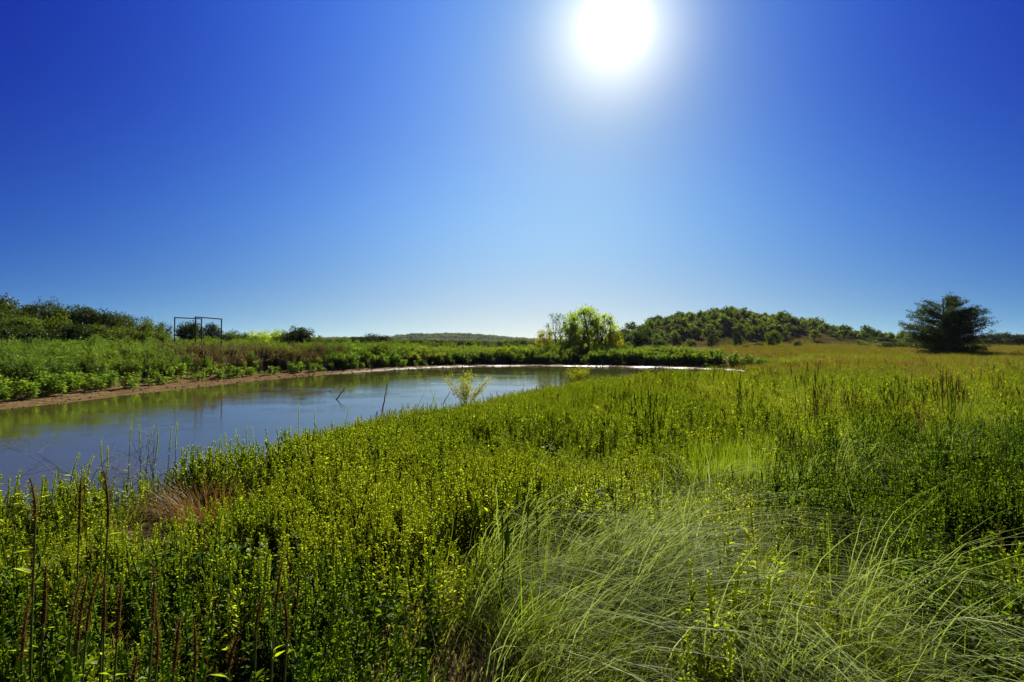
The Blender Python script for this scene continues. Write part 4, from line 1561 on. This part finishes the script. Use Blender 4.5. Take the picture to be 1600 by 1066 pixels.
green = [(22, 735, 4.4, 30, 4), (80, 738, 4.2, 28, 5), (116, 708, 4.8, 34, 9), (134, 712, 4.8, 30, 6), (150, 690, 5.2, 34, -12), (164, 698, 5.2, 30, -2), (200, 661, 6.0, 36, 0), (214, 664, 6.0, 36, -2),
         (233, 665, 6.0, 30, 4), (247, 670, 6.0, 40, 9), (271, 659, 6.0, 44, 9), (264, 668, 6.2, 30, 3), (340, 680, 7.5, 26, 3), (351, 677, 7.5, 28, 1), (368, 670, 8, 26, 2), (384, 660, 8, 30, 4), (392, 668, 8, 24, 3),
         (464, 630, 9, 38, 0), (490, 640, 9.5, 22, 3), (545, 632, 10.0, 22, 2), (662, 612, 13, 22, 5), (674, 606, 13.5, 24, -3), (682, 609, 13.5, 22, 1), (820, 588, 17, 18, 2), (60, 745, 4.2, 30, 3), (8, 748, 4.2, 30, 3),
         (292, 815, 3.0, 60, 4), (276, 822, 3.0, 40, -3), (335, 800, 3.2, 36, 2), (405, 875, 2.7, 42, 3), (415, 873, 2.7, 40, 4), (438, 890, 2.6, 40, 2)]
items = []
for k, (px, ty, y, sp, ln) in enumerate(green):
    if k == 17:
        lab, gr = 'single tall dark stalk standing alone before the water', None
    elif ty < 760:
        lab, gr = 'dark green seed spike rising against the pond from the near bank', 'green seed spikes against the water'
    else:
        lab, gr = 'pale green seed spike lit up among the dark weeds', 'pale green spikes in the near weeds'
    r_ = seed_stalk(px, ty, y, sp, ln, M['weed'] if ty < 760 else M['spike'], 'green_seed_stalk', lab, gr)
    if gr:
        items.append((r_, px, '{o}green seed spike rising against the pond' if ty < 760 else '{o}pale green seed spike lit up among the dark weeds'))
ordered(items)


# thin dark grass stems sticking up on the right
def stem_bunch(px, py_base, n, hgt, lab):
    x, y = W(px, py_base, 1.3)
    b = MB()
    P = []
    for q in range(n):
        a = rng.normal(0, .25, 2) * .35
        h = hgt * rng.uniform(.7, 1.1)
        t = np.linspace(0, 1, 5)
        P.append(np.stack([a[0] * h * t + rng.normal(0, .12), a[1] * h * t + rng.normal(0, .12), h * t - .05], 1))
    for p in P:
        tube(b, p, np.linspace(.005, .003, 5), 4)
        tube(b, [p[-1], p[-1] + (p[-1] - p[-2]) * .5, p[-1] + (p[-1] - p[-2])], [.003, .009, .002], 4)
    o = obj('grass_stem_bunch', b.mesh('grass_stem_bunch', [M['darkweed']]), None, (x, y, height(x, y)))
    tag(o, lab, 'grass')
    o['kind'] = 'stuff'


for px, py, n, h, lab in ((1485, 655, 14, .85, 'bunch of tall dark grass stems at the edge of the golden field'),
                          (1270, 668, 10, 1.0, 'upright dark stems in the middle of the meadow'),
                          (1015, 690, 12, .85, 'upright stems above the green weeds'),
                          (1160, 650, 10, .9, 'upright stems behind the bright grass'),
                          (1395, 650, 10, .8, 'dark stems left of the tall bunch'),
                          (800, 900, 7, .5, 'thin dark stems leaning over the bare soil')):
    stem_bunch(px, py, n, h, lab)


# grass tussocks that stand out
def tussock(name, px, py, n, h, droop, bias, mat, lab, w=.0035, spread=.16, k=9, sc=1.0, cat='grass tussock', up=.85):
    x, y = W(px, py, 1.2)
    mb_ = grass_tuft(n, h, spread, droop, w, k, bias, up)
    o = obj(name, mb_.mesh(name, [mat]), None, (x, y, height(x, y)), 0, sc)
    tag(o, lab, cat)
    return o


tussock('dry_grass_clump', 322, 795, 900, .62, 1.2, (0, 0), M['rust'], 'rusty brown dry grass clump by the shore weeds', .0035, .3, 7)
tussock('dry_grass_clump', 285, 775, 420, .5, 1.1, (0, 0), M['rust'], 'lower rusty grass clump directly left of the larger one', .0035, .25, 7)
tussock('dry_grass_clump', 385, 722, 160, .38, 1.0, (0, 0), M['rust'], 'small rusty grass clump at the edge of the water', .004, .3, 6)
tussock('grass_tussock', 1010, 860, 420, .95, .9, (.55, -.55), M['straw'], 'big pale grass tussock combed towards the viewer', .0034, .3)
tussock('grass_tussock', 870, 765, 260, .95, .6, (.9, -.15), M['straw'], 'pale grass tussock swept sideways beside the green weeds', .0032, .25)
tussock('grass_tussock', 1240, 835, 300, 1.0, .7, (.25, -.75), M['straw'], 'pale grass tussock arching down to the lower right', .0032, .3)
tussock('grass_tussock', 1090, 800, 240, .8, .7, (-.5, -.3), M['straw'], 'pale grass tussock bending left between two larger ones', .0032, .2)
tussock('grass_tussock', 1390, 940, 110, .6, .8, (.7, -.2), M['straw'], 'thin pale grass tussock at the edge of the dark weeds', .003, .25)
tussock('green_tussock', 1050, 790, 260, .5, .7, (0, 0), M['grass'], 'green tussock in the middle of the flattened grass', .004, .16, 6)
tussock('yellow_tussock', 1045, 755, 200, .42, .8, (0, 0), M['gold'], 'short yellow grass tussock behind the flattened grass', .004, .18, 6)
tussock('yellow_tussock', 1195, 790, 200, .36, 1.0, (.2, 0), M['gold'], 'orange yellow grass tussock at the edge of the bare soil', .004, .22, 6)
tussock('dark_tussock', 820, 985, 60, .85, .4, (0, -.1), M['darkweed'], 'tall dark green grass tussock rising from the bare soil', .004, .12, 7)
tussock('lime_tussock', 1140, 700, 340, .5, .5, (0, 0), M['lime'], 'bright lime grass tussock catching the sun', .0045, .35, 5)


# bare twiggy branch against the water on the left
def twiggy(px, top_py, y, h, lab, tilt_=-.35):
    x = at_dist(px, y)
    root_z = height(x, y)
    b = MB()

    def grow(p, d, L_, r, depth):
        n = 4
        pts = [p]
        for q in range(n):
            d = unit(d + rng.normal(0, .16, 3))
            pts.append(pts[-1] + d * L_ / n)
        tube(b, pts, np.linspace(r, r * .55, n + 1), 4 if depth < 2 else 3)
        if depth < 3:
            for q in range(4):
                k = rng.integers(1, n + 1)
                d2 = unit(d + rng.normal(0, .65, 3))
                grow(pts[k], d2, L_ * .55, r * .5, depth + 1)
    for q in range(3):
        grow(np.array([rng.normal(0, .06), rng.normal(0, .06), -.05]), unit(np.array([tilt_ + rng.normal(0, .4), 0, 1.0])), h, .008, 0)
    o = obj('dead_shrub', b.mesh('dead_shrub', [M['paletwig']]), None, (x, y, root_z))
    tag(o, lab, 'shrub')


twiggy(215, 665, 6.3, 1.0, 'leafless grey twiggy shrub leaning over the near shore')
twiggy(268, 700, 6.6, .8, 'leafless twiggy shrub with upright twigs between spikes and dry grass', .2)
